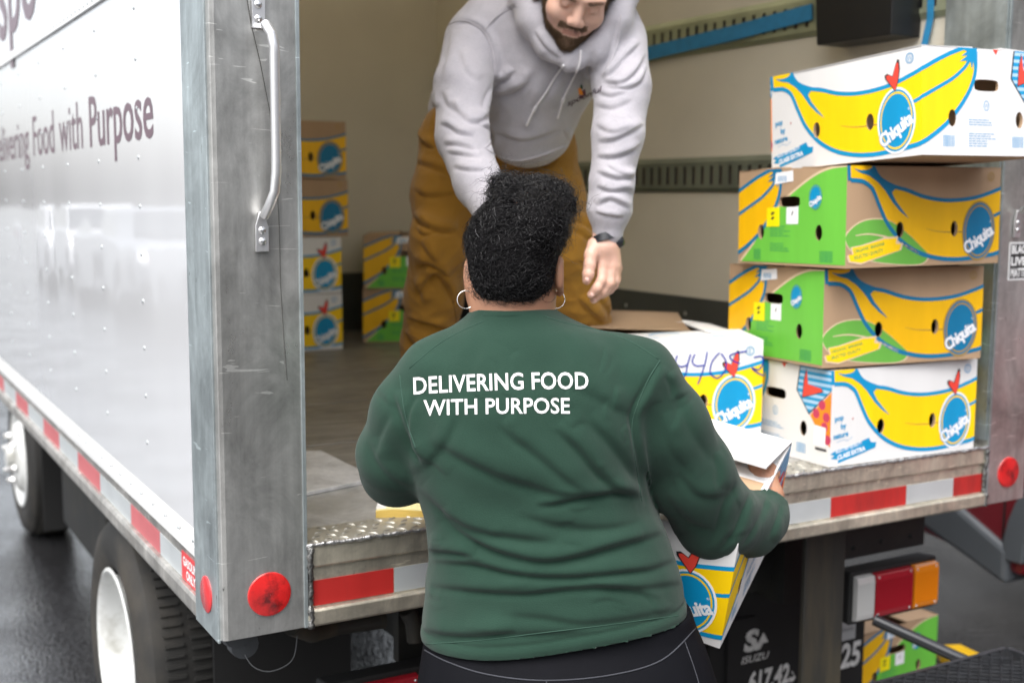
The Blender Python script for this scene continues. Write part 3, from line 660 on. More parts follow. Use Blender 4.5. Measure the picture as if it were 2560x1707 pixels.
# floor: tread strip with lugs, threshold, boards, dock plate
b = MB(); b.box(X0, X1, .004, .116, .916, ZB+.0012); tread = b.build('tread_strip', M_TREAD, truck)
lg = MB()
for i in range(62):
    for j in range(4):
        cx_, cy_ = X0+.02+i*.0315+(j % 2)*.0157, .018+j*.027
        if cx_ > X1-.02: continue
        a = .45 if (i+j) % 2 else -.85; c_, s_ = math.cos(a), math.sin(a)
        ring = []
        for kx, ky in ((-.0125, 0), (-.006, .0022), (.006, .0022), (.0125, 0), (.006, -.0022), (-.006, -.0022)): ring.append((cx_+kx*c_-ky*s_, cy_+kx*s_+ky*c_))
        z = ZB+.0012
        lg.add([(p[0], p[1], z) for p in ring]+[(cx_+(p[0]-cx_)*.62, cy_+(p[1]-cy_)*.5, z+.0026) for p in ring], [(k, (k+1) % 6, 6+(k+1) % 6, 6+k) for k in range(6)]+[(6, 7, 8, 9, 10, 11)])
tag(lg.build('tread_lugs', M_LUG, tread), kind='stuff')
b = MB(); b.box(.012, XI, .1175, .46, .90, ZB+.0006); b.build('threshold_plate', M_THRESH, truck, bevel=.001)
ys = [.462, .90, 1.515, 2.158, 2.80, YF]
for y0, y1 in zip(ys[:-1], ys[1:]):
    b = MB(); b.box(.030, XI, y0, y1-.012, .895, ZB); b.build('floor_board', M_FLOOR, truck, bevel=.002)
b = MB(); b.box(.03, XI, .46, YF, .880, .893); b.build('floor_bed', M_DARK, truck)
# interior walls, roof
M_ROOF = bpy.data.materials.new('translucent fibreglass roof'); M_ROOF.use_nodes = True
_n = M_ROOF.node_tree; _o = _n.nodes['Material Output']; _t = _n.nodes.new('ShaderNodeBsdfTranslucent'); _t.inputs[0].default_value = (.44, .41, .345, 1); _n.links.new(_t.outputs[0], _o.inputs[0])
b = MB(); b.box(XI, XI+.02, .16, YF+.02, .90, ZT); wr = b.build('side_wall', M_WALLI, truck)
b = MB(); b.box(XI+.022, XI+.145, .17, 3.6, .7585, ZT); b.build('side_panel', M_PANEL, truck)
b = MB(); b.box(.024, XI, YF, YF+.03, .90, ZT); b.build('front_wall', M_WALLI, truck)
b = MB(); b.box(.0225, .03, .166, YF, .90, ZT); b.build('side_wall', M_WALLI, truck)
b = MB(); b.box(-.002, 2.31, .0, 3.62, ZT+.001, ZT+.03); b.build('roof', M_ROOF, truck)
b = MB(); b.box(XI-.004, XI-.0002, .22, YF, ZB+.002, 1.233); k1 = b.build('scuff_plate', M_KICK, truck)
b = MB(); b.box(.03, XI-.006, YF-.004, YF-.0002, ZB+.002, 1.215); b.build('scuff_plate', M_KICK, truck)
kr = MB().lathe([(.0005, -.003), (.006, -.002), (.008, 0)], (0, 0, 0), 'x', 10).build('rivet', M_SCREW, k1, smooth=True); kr.location = (XI-.004, 1.37, 1.17)
for yy in (.6, 1.0, 1.75, 2.2, 2.7): share(kr, (XI-.004, yy, 1.17), k1)
def etrack(z0, z1, mt, y0=.22, y1=YF-.01):
    """track strip bowed off the wall, with real slots: rails above and below, a web between each pair of slots"""
    b = MB(); xw = XI-.0005; h = z1-z0; za, zb_ = z0+h*.22, z1-h*.26
    b.prism([(xw, z1), (xw-.004, z1), (xw-.013, z1-h*.14), (xw-.013, zb_), (xw, zb_)], 'y', y0, y1)
    b.prism([(xw, z0), (xw-.004, z0), (xw-.013, z0+h*.12), (xw-.013, za), (xw, za)], 'y', y0, y1)
    o = b.build('logistic_track', mt, wr)
    w = MB(); n = int((y1-y0)/.0508)
    for i in range(n): w.box(xw-.0125, xw-.0105, y0+i*.0508, y0+i*.0508+.034, za-.002, zb_+.002)
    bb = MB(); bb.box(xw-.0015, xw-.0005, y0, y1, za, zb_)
    o2 = w.build('slot_web', mt, wr); tag(o2, kind='stuff')
    bb.build('slot_backing', M_SLOT, wr); return o
etrack(1.6150, 1.7400, M_ETR2); etrack(2.105, 2.238, M_ETR)
# chassis below
b = MB()
b.box(.60, .68, .25, 5.6, .48, .70); b.box(1.64, 1.72, .25, 5.6, .48, .70); frm = b.build('frame_rail', M_DARK, truck)
for yy in (.20, .75, 1.3, 1.9, 2.5, 3.1):
    b = MB(); b.box(.06, 2.25, yy, yy+.05, .70, .7575); b.build('cross_member', M_DARK, truck)
b = MB(); b.box(1.15, 1.715, .30, .33, .515, .745); b.box(.50, 1.15, .30, .33, .515, .745); b.build('rear_skirt_plate', M_DARK, truck)
b = MB(); b.prism([(1.612, .14), (1.757, .14), (1.757, .155), (1.70, .16), (1.70, .20), (1.67, .20), (1.67, .16), (1.612, .155)], 'z', .18, .757); b.build('bumper_upright', M_UPR, truck, bevel=.003)
b = MB(); b.prism([(.612, .14), (.757, .14), (.757, .155), (.612, .155)], 'z', .18, .757); b.build('bumper_upright', M_UPR, truck, bevel=.003)
b = MB(); b.box(.35, 1.95, .10, .15, .12, .20); b.build('bumper_bar', M_UPR, truck, bevel=.006)
# light bracket with bolts
b = MB(); b.box(1.80, 2.19, .25, .262, .575, .665); br = b.build('lamp_bracket', M_DARK, truck, bevel=.002)
bo = MB().lathe([(.0005, -.006), (.006, -.005), (.008, 0)], (0, 0, 0), 'y', 8).build('bolt', M_BLK, br, smooth=True); bo.location = (1.90, .25, .605)
for x_ in (2.01, 2.13): share(bo, (x_, .25, .61), br)
def taillight(x0, x1, z0, z1, yf, lowonly=False):
    hs_ = MB(); hs_.prism([(yf+.02, z0-.012), (yf+.02, z1+.012), (yf+.09, z1+.004), (yf+.09, z0-.004)], 'x', x0-.012, x1+.010)
    h = hs_.build('tail_light', M_BLK, truck, bevel=.006)
    w = x1-x0
    for nm, a, c, mt in (('reverse_lens', 0, .205, ML_W), ('brake_lens', .225, .675, ML_R), ('turn_lens', .70, 1., ML_A)):
        q = MB(); X_a, X_b = x0+w*a, x0+w*c
        q.prism([(yf+.0195, z0), (yf+.003, z0+.004), (yf, z0+.02), (yf, z1-.02), (yf+.003, z1-.004), (yf+.0195, z1)], 'x', X_a, X_b)
        l_ = q.build(nm, mt, h, bevel=.002)
        rb = MB(); n = int((X_b-X_a)/.004)
        for i in range(1, n): rb.box(X_a+i*.004, X_a+i*.004+.0012, yf-.0008, yf+.001, z0+.022, z1-.022)
        tag(rb.build('lens_ribs', mt, l_), kind='stuff')
        if nm != 'reverse_lens':
            for sx_ in (X_a+.010, X_b-.010):
                for sz in (z0+.012, z1-.012):
                    s_ = MB().lathe([(.0004, -.003), (.003, -.002), (.0035, .001)], (0, 0, 0), 'y', 8).build('screw', M_SCREW, l_, smooth=True); s_.location = (sx_, yf+.002, sz)
    return h
def lens(nm, col):
    m = bpy.data.materials.new(nm); m.use_nodes = True; b_ = m.node_tree.nodes['Principled BSDF']; b_.inputs['Base Color'].default_value = (*col, 1); b_.inputs['Roughness'].default_value = .16; b_.inputs['Coat Weight'].default_value = .6; b_.inputs['Subsurface Weight'].default_value = .0
    n = m.node_tree.nodes.new('ShaderNodeTexNoise'); n.inputs['Scale'].default_value = 14; bp = m.node_tree.nodes.new('ShaderNodeBump'); bp.inputs['Strength'].default_value = .2; m.node_tree.links.new(n.outputs[0], bp.inputs['Height']); m.node_tree.links.new(bp.outputs[0], b_.inputs['Normal'])
    return m
ML_W, ML_R, ML_A = lens('clear lens', (.50, .50, .49)), lens('red lens', (.32, .012, .022)), lens('amber lens', (.72, .22, .008))
taillight(1.862, 2.190, .408, .540, .19)
taillight(.30, .60, .408, .5285, .19)
# glow spots of moulded bulbs behind the lenses are left to the lens colour itself
# mud flaps with lettering
b = MB(); b.prism([(1.66, .02), (1.66, .352), (1.765, .350), (1.775, .335), (1.80, .29), (1.842, .24), (1.885, .16), (1.93, .02)], 'y', .50, .508); mf = b.build('mud_flap', M_BLK, truck)
M_PR = mat('worn white lettering', (.62, .62, .60), .6, var=.25, vscale=40)
def flat_text(st, x, y, z, h, par, sx=1., bold=.03, shear=0., mt=None, maxx=None, rot=0.):
    T, w = text_tris(st, bold, shear); mb = MB(); c_, s_ = math.cos(rot), math.sin(rot)
    for t in T:
        p = np.array([(x+q[0]*h*sx*c_-q[1]*h*s_, z+q[0]*h*sx*s_+q[1]*h*c_) for q in t])
        if maxx is not None:
            p = clip(p, maxx[0], maxx[1], maxx[2])
            if p is None: continue
        mb.add([(a[0], y, a[1]) for a in p], [tuple(range(len(p)))])
    return mb.build('lettering', mt or M_PR, par)
# everything right of the flap's slanted edge is cut away
cutl = (1., .62, 1.9785)
flat_text('SA', 1.720, .4985, .248, .062, mf, 1.25, .07, .12, maxx=cutl); flat_text('ISUZU', 1.712, .4985, .210, .022, mf, 1.25, .02, .25); flat_text('617.423', 1.742, .4985, .118, .060, mf, .72, .05, .12, maxx=(1., .62, 2.01))
b = MB(); b.box(1.60, 2.03, .512, .52, -.05, .46); b.build('dark_gap_sheet', M_BLK, truck)  # black sheet added to stand for the shaded gap, hides the road box
b = MB(); b.box(1.995, 2.222, .50, .508, .02, .395); mf2 = b.build('mud_flap', M_BLK, truck)
flat_text('25', 2.118, .4985, .118, .078, mf2, .80, .045, .12); flat_text('.', 2.088, .4985, .118, .078, mf2, .9, .06)
b = MB(); b.box(2.02, 2.17, .488, .496, .212, .282); b.prism([(2.02, .2821), (2.135, .2821), (2.125, .30), (2.118, .345), (2.10, .36), (2.02, .36)], 'y', .488, .496); pl_ = b.build('flap_plate', mat('grey flap plate', (.42, .43, .43), .5, var=.08), truck)
flat_text('TRUCK', 2.105, .486, .243, .010, pl_, 1.2, .02, mt=mat('grey small text', (.15, .15, .15), .6))
# fuel tank / muffler dark shapes and hanging hose
b = MB(); b.tube([(1.30, .9, .36), (1.30, 2.6, .36)], .16, 20); b.build('fuel_tank', M_DARK, truck, smooth='auto')
b = MB(); b.tube([(.20, .18, .70), (.26, .22, .66), (.33, .25, .655), (.44, .25, .65)], .022, 12); b.build('drain_pipe', M_UPR, truck, smooth='auto')
b = MB(); b.tube([(.50, .25, .66), (.515, .25, .63), (.52, .25, .585)], .020, 10); b.build('drain_pipe', M_UPR, truck, smooth='auto')
b = MB(); b.lathe([(.001, .10), (.026, .10), (.030, .12), (.030, .17), (.001, .175)], (.06, 0, .728), 'y', 16); b.lathe([(.001, .02), (.028, .022), (.030, .05), (.018, .10)], (.075, .08, .705), 'y', 16); b.build('wiring_plug', mat('grey plug', (.06, .065, .07), .4), truck, smooth='auto')
b = MB(); b.tube(cr_curve([(.07, .11, .70), (.085, .09, .665), (.12, .08, .650), (.165, .08, .665), (.18, .09, .71)], 6), .0010, 6); b.build('cable_loop', mat('pale cable', (.12, .125, .13), .5), truck)
# wheels
def wheel(cx_, cy_, cz_, R_, rr, w, side_, dish, label=None):
    """tyre and rim; side_=-1: outer face towards -x; dish>0 concave (dual), <0 convex"""
    s_ = side_
    t = MB(); t.lathe([(rr, s_*0), (rr+.01, s_*.006), (R_*.80, s_*.020), (R_*.93, s_*.008), (R_*.985, s_*-.012), (R_, s_*-.035), (R_, s_*-(w-.035)), (R_*.97, s_*-(w-.008)), (rr+.02, s_*-w), (rr, s_*-w+.0)], (cx_, cy_, cz_), 'x', 72)
    wh = t.build('wheel', M_TYRE, truck, smooth='auto', angle=30)
    bl = MB()
    for k in range(90):
        a = 2*PI*k/90
        for j, (xa, xb) in enumerate(((.04, w/2-.01), (w/2+.01, w-.04))):
            aa = a+(j*.035); bl_ = []
            for (x_, r_) in ((xa, R_), (xb, R_)):
                for da in (-.012, .012):
                    for rr_ in (R_-.004, R_+.007): bl_.append((cx_-s_*x_, cy_+rr_*math.cos(aa+da), cz_+rr_*math.sin(aa+da)))
            bl.add(bl_, [(0, 1, 3, 2), (4, 6, 7, 5), (0, 4, 5, 1), (2, 3, 7, 6), (1, 5, 7, 3), (0, 2, 6, 4)])
    tag(bl.build('tread_blocks', M_TYRE, wh), kind='stuff')
    r = MB(); d = dish
    if d > 0: pr = [(rr+.006, s_*.012), (rr-.004, s_*.016), (rr-.014, s_*.006), (rr-.020, s_*-.02), (rr-.022, s_*-d*.8), (rr-.05, s_*-d), (.13, s_*-d), (.11, s_*-d+.03*s_*s_), (.08, s_*-d+.05*s_*-1), (.001, s_*-d+.05*s_*-1)]
    else: pr = [(rr+.006, s_*.012), (rr-.004, s_*.018), (rr-.020, s_*.006), (rr-.05, s_*-.03), (rr-.08, s_*.02), (.15, s_*.03), (.10, s_*.035), (.06, s_*.04), (.055, s_*.07), (.001, s_*.075)]
    r.lathe(pr, (cx_, cy_, cz_), 'x', 56); rim = r.build('rim', M_RIM, wh, smooth='auto', angle=35)
    nut0 = MB().lathe([(.001, -.03), (.012, -.03), (.014, -.012), (.018, 0), (.018, .004)], (0, 0, 0), 'x', 6).build('lug_nut', M_SCREW, wh); first = True
    for k in range(6):
        a = 2*PI*k/6+.3; lx = cx_+(s_*-(d) if d > 0 else s_*.045); pos = (lx, cy_+.11*math.cos(a), cz_+.11*math.sin(a))
        if first: nut0.location = pos; first = False
        else: share(nut0, pos, wh)
    return wh
ZW = GZ+.385
wheel(.062, 1.25, ZW, .385, .240, .20, -1, .13); wheel(.30, 1.25, ZW, .385, .240, .20, -1, .13)
wheel(2.235, 1.25, ZW, .385, .240, .20, 1, .13); wheel(2.0, 1.25, ZW, .385, .240, .20, 1, .13)
wheel(.205, 4.16, ZW, .385, .245, .22, -1, -.03); wheel(2.10, 4.16, ZW, .385, .245, .22, 1, -.03)
b = MB(); b.tube([(.3, 1.25, ZW), (2.0, 1.25, ZW)], .055, 12); b.lathe([(.001, -.16), (.09, -.14), (.15, -.05), (.15, .05), (.09, .14), (.001, .16)], (1.15, 1.25, ZW), 'y', 16); b.build('axle', M_DARK, truck)
b = MB(); b.box(.22, .60, 3.62, 3.632, .05, .80); b.build('mud_flap', M_BLK, truck)
b = MB(); b.box(.19, .56, .742, .75, .02, .72); b.build('mud_flap', M_BLK, truck)
b = MB(); b.box(.22, .60, 2.2, 3.1, .22, .66); b.build('battery_box', M_DARK, truck, bevel=.01)
# cab, mostly hidden by the box
b = MB(); b.prism([(3.75, .55), (3.75, 2.25), (4.0, 2.33), (5.0, 2.28), (5.35, 1.55), (5.42, .55)], 'x', .18, 2.12); cab = b.build('cab', mat('white cab paint', (.72, .73, .74), .2, var=.02, coat=1.), truck, bevel=.03)
M_GLS = mat('dark window glass', (.02, .025, .03), .05, var=.02, coat=1.)
b = MB(); b.prism([(4.15, 1.45), (4.15, 2.08), (4.85, 2.06), (5.15, 1.45)], 'x', .174, .180); b.build('side_window', M_GLS, cab)
b = MB(); b.prism([(5.04, 2.2), (5.37, 1.5), (5.38, 1.51), (5.05, 2.21)], 'x', .30, 2.0); b.build('windscreen', M_GLS, cab)

# ------------------------------------------------------------------ things in and on the truck
b = MB()
b.box(1.58, 2.05, .0, 0, 0, 0) if False else None
# blue strap laid along the upper track, and its free end by the door
M_BLUE = mat('blue webbing', (.02, .20, .40), .6, var=.15, vscale=30, bump=.2, bscale=300)
def ribbon(pts, w_, th, mt, name, parent=None, updir=(0, 0, 1)):
    pts = [np.array(p, float) for p in pts]; v_, f_ = [], []
    u_ = np.array(updir, float)
    for i, p in enumerate(pts):
        t = pts[min(i+1, len(pts)-1)]-pts[max(i-1, 0)]; t /= np.linalg.norm(t); nn = np.cross(t, u_); nn /= np.linalg.norm(nn)+1e-9; q = np.cross(nn, t)
        for a, c in ((-1, -1), (1, -1), (1, 1), (-1, 1)): v_.append(p+q*a*w_/2+nn*c*th/2)
    n = len(pts)
    for i in range(n-1):
        for k in range(4): f_.append((i*4+k, i*4+(k+1) % 4, i*4+4+(k+1) % 4, i*4+4+k))
    f_ += [(0, 1, 2, 3), ((n-1)*4+3, (n-1)*4+2, (n-1)*4+1, (n-1)*4)]
    return MB().add(v_, f_).build(name, mt, parent)
s_ = ribbon([(XI-.035, 2.9, 2.085), (XI-.03, 2.2, 2.10), (XI-.022, 1.5, 2.138), (XI-.022, 1.1, 2.155), (XI-.022, .74, 2.178)], .050, .005, M_BLUE, 'strap')
tag(s_, 'blue cargo strap stretched along the upper wall track above the man\'s shoulder', 'strap', 'blue cargo straps on the truck wall')
s_ = ribbon([(XI-.02, .275, 2.35), (XI-.02, .270, 2.2), (XI-.016, .272, 2.10), (XI-.02, .292, 2.0), (XI-.012, .297, 1.9)], .022, .003, M_BLUE, 'strap', updir=(0, 1, 0))
tag(s_, 'blue cargo strap hanging straight down beside the door frame, behind the top white box', 'strap', 'blue cargo straps on the truck wall')
bn = empty('storage_bin', (XI-.066, .47, 2.055)); tag(bn, 'black plastic bin hung high on the truck wall above the white banana box', 'bin')
M_BIN = mat('black bin plastic', (.006, .006, .0065), .45, var=.1)
def frustum(x0, x1, y0, y1, z0, z1, t):
    return MB().add([(x0+t, y0+t, z0), (x1, y0+t, z0), (x1, y1-t, z0), (x0+t, y1-t, z0), (x0, y0, z1), (x1, y0, z1), (x1, y1, z1), (x0, y1, z1)], [(3, 2, 1, 0), (0, 1, 5, 4), (1, 2, 6, 5), (2, 3, 7, 6), (3, 0, 4, 7)])
f = frustum(-.065, .064, -.165, .155, .0, .30, .012); f.build('bin_body', M_BIN, bn, bevel=.004)
MB().box(-.075, .064, -.175, .165, .30, .33).build('bin_rim', M_BIN, bn, bevel=.004)
dp = MB(); dp.prism([(.19, .335), (.50, .42), (.500, .50), (.497, .777), (.46, .797), (.19, .80)], 'z', ZB+.0015, ZB+.011)
tag(dp.build('dock_plate', M_PLATE, None, bevel=.0015), 'loose grey metal plate lying on the truck floor behind the left post', 'metal plate')
# yellow legal pad
pad = empty('legal_pad', (.45, .15, ZB+.001)); tag(pad, 'yellow legal pad lying at the edge of the truck floor beside the woman', 'notepad')
a0, a1, a2, a3 = [np.array(q) for q in ((.369, .122), (.56, .035), (.63, .20), (.445, .27))]
def padm(z0, z1, s, nm, mt, sh=0.):
    c = (a0+a1+a2+a3)/4; pts = [(c+(q-c)*s) for q in (a0, a1, a2, a3)]
    mb = MB(); n = 10
    top, bot = [], []
    for j in range(n+1):
        for i in range(n+1):
            p = (pts[0]*(1-i/n)+pts[1]*i/n)*(1-j/n)+(pts[3]*(1-i/n)+pts[2]*i/n)*j/n
            w_ = .0025*math.sin(i*.9)+.003*math.sin(j*.7+1)
            top.append((p[0]-.45, p[1]-.15, z1+w_*sh)); bot.append((p[0]-.45, p[1]-.15, z0))
    N1 = (n+1)**2; f_ = []
    for j in range(n):
        for i in range(n): k = j*(n+1)+i; f_.append((k, k+1, k+n+2, k+n+1)); f_.append((N1+k+n+1, N1+k+n+2, N1+k+1, N1+k))
    for i in range(n):
        f_.append((i+1, i, N1+i, N1+i+1)); k = n*(n+1)+i; f_.append((k, k+1, N1+k+1, N1+k))
        k = i*(n+1); f_.append((k, k+n+1, N1+k+n+1, N1+k)); k = i*(n+1)+n; f_.append((k+n+1, k, N1+k, N1+k+n+1))
    mb.add(top+bot, f_); return mb.build(nm, mt, pad, smooth='auto')
padm(0, .012, 1., 'paper_stack', mat('yellow pad edge', (.60, .42, .10), .8, var=.15, stretch=(1, 1, 30), vscale=30), 1.)
padm(.0125, .0138, .99, 'top_sheet', mat('yellow paper', (.72, .66, .34), .8, var=.05), 1.)
M_RULE = mat('pad rules', (.50, .55, .34), .8)
rl = MB()
for k in range(14):
    t = .18+k*.058
    p, q = a0*(1-t)+a1*t, a3*(1-t)+a2*t; d_ = (q-p); p = p+d_*.02; q = p+d_*.95
    e_ = (a1-a0); e_ = e_/np.linalg.norm(e_)*.0008
    rl.add([(p[0]-.45, p[1]-.15, .0172), (p[0]+e_[0]-.45, p[1]+e_[1]-.15, .0172), (q[0]+e_[0]-.45, q[1]+e_[1]-.15, .0172), (q[0]-.45, q[1]-.15, .0172)], [(0, 1, 2, 3)])
tag(rl.build('ruled_lines', M_RULE, pad), kind='stuff')
def padq(t0, t1, s0, s1):
    g = lambda t, s: (a0*(1-t)+a1*t)*(1-s)+(a3*(1-t)+a2*t)*s
    return [(q[0]-.45, q[1]-.15) for q in (g(t0, s0), g(t1, s0), g(t1, s1), g(t0, s1))]
MB().prism(padq(.0, .16, .04, .96), 'z', .0165, .0185).build('binding_strip', mat('white pad binding', (.72, .72, .70), .6), pad)
MB().prism(padq(.04, .10, .48, .72), 'z', .0186, .0192).build('red_mark', mat('red pad print', (.6, .05, .05), .6), pad)

# ------------------------------------------------------------------ banana boxes
GR = 'printed banana boxes'
def place(kind, lab, xyz, yaw, tx, ty, long_right=True, flaps=True, dims=None):
    M = rotm(rad(yaw), rad(tx), rad(ty), xyz)
    if not long_right: M = M@TR(0, BL, 0)@RZ(-90)
    return banana_box(kind, lab, Matrix(M.tolist()), GR, flaps)
GS = GR
place('white_e', 'white banana box standing on the truck sill, bottom of the right-hand stack', (1.555, .013, ZB+.003), -1.6, -.3, 0)
place('brown', 'brown and green banana box, second from the bottom of the right-hand stack', (1.531, .022, 1.177), -5.8, -.9, 0)
place('brown', 'brown and green banana box directly under the overhanging white box', (1.516, -.058, 1.430), -2.45, -1.0, -.3)
place('white_w', 'white banana box turned sideways and overhanging on top of the right-hand stack', (1.552, -.246, 1.696), -2.2, -3.3, -.5, False)
# ------------------------------------------------------------------ smooth bodies: distance fields meshed with surface nets
FH = np.array([math.sin(YAW), math.cos(YAW), 0]); RH = np.array([math.cos(YAW), -math.sin(YAW), 0])
def toL(w):       # world -> (right, ahead, up) of the view direction
    r = np.asarray(w)-np.array([CAM_POS[0], CAM_POS[1], 0]); return np.stack([r@RH, r@FH, r[..., 2]], -1)
def toW(l): l = np.asarray(l); return np.array([CAM_POS[0], CAM_POS[1], 0])+l[..., 0:1]*RH+l[..., 1:2]*FH+l[..., 2:3]*np.array([0, 0, 1.])
def LP(u, v, d): return toL(PD(u, v, d))
class Field:
    def __init__(s, lo, hi, h):
        s.lo = np.array(lo, float); s.h = h; s.n = np.ceil((np.array(hi)-s.lo)/h).astype(int)+1
        s.ax = [s.lo[i]+h*np.arange(s.n[i]) for i in range(3)]; s.F = np.full(s.n, 1.0)
    def sub(s, lo, hi):
        i0 = np.maximum(0, np.floor((lo-s.lo)/s.h).astype(int)); i1 = np.minimum(s.n, np.ceil((hi-s.lo)/s.h).astype(int)+1)
        if (i1 <= i0).any(): return None
        sl = tuple(slice(a, b) for a, b in zip(i0, i1))
        G = np.stack(np.meshgrid(*[s.ax[i][sl[i]] for i in range(3)], indexing='ij'), -1)
        return sl, G
    def comb(s, sl, d, k, mode='u'):
        a = s.F[sl]
        if mode == 'u':
            h = np.clip(.5+.5*(a-d)/k, 0, 1); s.F[sl] = a*(1-h)+d*h-k*h*(1-h)
        else:          # subtract
            h = np.clip(.5-.5*(a+d)/k, 0, 1); s.F[sl] = a*(1-h)+(-d)*h+k*h*(1-h)
    def cap(s, a, b, ra, rb, k=.02, mode='u', sc=(1, 1, 1)):
        a, b = np.array(a, float), np.array(b, float); R_ = max(ra, rb)*max(1, 1/min(sc))+k+3*s.h
        q = s.sub(np.minimum(a, b)-R_, np.maximum(a, b)+R_)
        if q is None: return s
        sl, G = q; S_ = np.array(sc, float); ab = (b-a)*S_; g = (G-a)*S_
        t = np.clip((g@ab)/(ab@ab+1e-12), 0, 1); d = np.linalg.norm(g-t[..., None]*ab, axis=-1)-(ra+(rb-ra)*t)
        s.comb(sl, d, k, mode); return s
    def chain(s, pts, k=.02, sc=(1, 1, 1)):
        for (a, ra), (b, rb) in zip(pts[:-1], pts[1:]): s.cap(a, b, ra, rb, k, sc=sc)
        return s
    def ell(s, c, r, k=.02, mode='u', M=None):
        c, r = np.array(c, float), np.array(r, float); R_ = max(r)+k+3*s.h
        q = s.sub(c-R_, c+R_)
        if q is None: return s
        sl, G = q; g = G-c
        if M is not None: g = g@M          # columns of M = local axes
        kk = np.linalg.norm(g/r, axis=-1); k2 = np.linalg.norm(g/r**2, axis=-1)+1e-9
        s.comb(sl, kk*(kk-1)/k2, k, mode); return s
    def stack(s, zs, cx, cy, a, b, k=.03, p=2.4):
        o = np.argsort(zs); zs, cx, cy, a, b = [np.array(q, float)[o] for q in (zs, cx, cy, a, b)]
        q = s.sub(np.array([(cx-a).min()-.06, (cy-b).min()-.06, zs[0]-.06]), np.array([(cx+a).max()+.06, (cy+b).max()+.06, zs[-1]+.06]))
        sl, G = q; z = s.ax[2][sl[2]]
        zz = np.linspace(zs[0], zs[-1], 200)
        def sm(y):
            w = np.interp(zz, zs, y); ker = np.hanning(21); ker /= ker.sum(); w = np.convolve(np.pad(w, 10, mode='edge'), ker, 'valid'); return np.interp(z, zz, w)
        X = np.abs((G[..., 0]-sm(cx))/sm(a)); Y = np.abs((G[..., 1]-sm(cy))/sm(b))
        d = ((X**p+Y**p)**(1/p)-1)*np.minimum(sm(a), sm(b)); d = np.maximum(d, np.maximum(zs[0]-G[..., 2], G[..., 2]-zs[-1])); s.comb(sl, d, k); return s
    def mesh(s):
        F = s.F; n = np.array(F.shape)-1; S = F < 0
        acc = np.zeros((*n, 3)); cnt = np.zeros(n)
        idx = [np.arange(k) for k in n]
        for ax in range(3):
            o = [0, 1, 2]; o.remove(ax)
            for da in (0, 1):
                for db in (0, 1):
                    sa = [None]*3; sb = [None]*3
                    sa[ax] = slice(0, n[ax]); sb[ax] = slice(1, n[ax]+1)
                    for q, dd in zip(o, (da, db)): sa[q] = slice(dd, n[q]+dd); sb[q] = slice(dd, n[q]+dd)
                    f0, f1 = F[tuple(sa)], F[tuple(sb)]; cr = (f0 < 0) != (f1 < 0)
                    t = np.where(cr, f0/np.where(cr, f0-f1, 1), 0)
                    acc[..., ax] += t*cr
                    for q, dd in zip(o, (da, db)): acc[..., q] += dd*cr
                    cnt += cr
        use = cnt > 0; ids = -np.ones(n, int); ids[use] = np.arange(use.sum())
        ii = np.stack(np.nonzero(use), -1); V = s.lo+(ii+acc[use]/cnt[use][:, None])*s.h; Q = []
        for ax in range(3):
            a, b = [q for q in (0, 1, 2) if q != ax]
            s0 = [slice(1, n[q]) for q in range(3)]; s0[ax] = slice(0, n[ax]); s1 = list(s0); s1[ax] = slice(1, n[ax]+1)
            A0, A1 = S[tuple(s0)], S[tuple(s1)]; cr = A0 != A1; w = np.stack(np.nonzero(cr), -1)
            if len(w) == 0: continue
            g = w.copy(); off = np.ones(3, int); off[ax] = 0; g = g+off; flip = A0[cr]
            def cid(da, db):
                h_ = g.copy(); h_[:, a] -= da; h_[:, b] -= db; return ids[h_[:, 0], h_[:, 1], h_[:, 2]]
            q = np.stack([cid(1, 1), cid(0, 1), cid(0, 0), cid(1, 0)], -1)
            if ax == 1: flip = ~flip
            q[~flip] = q[~flip][:, ::-1]; Q.append(q)
        Q = np.concatenate(Q); Q = Q[(Q >= 0).all(1)]; return V, Q
def vnormals(V, Q):
    nrm = np.cross(V[Q[:, 2]]-V[Q[:, 0]], V[Q[:, 3]]-V[Q[:, 1]]); N = np.zeros_like(V)
    for k in range(4): np.add.at(N, Q[:, k], nrm)
    return N/(np.linalg.norm(N, axis=1, keepdims=True)+1e-12)
def smooth(V, Q, it=2, lam=.5):
    E = np.concatenate([Q[:, [0, 1]], Q[:, [1, 2]], Q[:, [2, 3]], Q[:, [3, 0]]])
    for _ in range(it):
        A = np.zeros_like(V); c = np.zeros(len(V)); np.add.at(A, E[:, 0], V[E[:, 1]]); np.add.at(A, E[:, 1], V[E[:, 0]]); np.add.at(c, E[:, 0], 1); np.add.at(c, E[:, 1], 1)
        V = V+lam*(A/np.maximum(c, 1)[:, None]-V)
    return V
def subdiv(V, Q):
    E = np.concatenate([Q[:, [0, 1]], Q[:, [1, 2]], Q[:, [2, 3]], Q[:, [3, 0]]]); Es = np.sort(E, 1)
    U, inv = np.unique(Es, axis=0, return_inverse=True); inv = inv.reshape(4, -1)
    n, m_ = len(V), len(U); C_ = V[Q].mean(1); M_ = V[U].mean(1); W = np.concatenate([V, M_, C_]); c = n+m_+np.arange(len(Q)); F_ = []
    for k in range(4): F_.append(np.stack([Q[:, k], n+inv[k], c, n+inv[(k-1) % 4]], -1))
    return W, np.concatenate(F_)
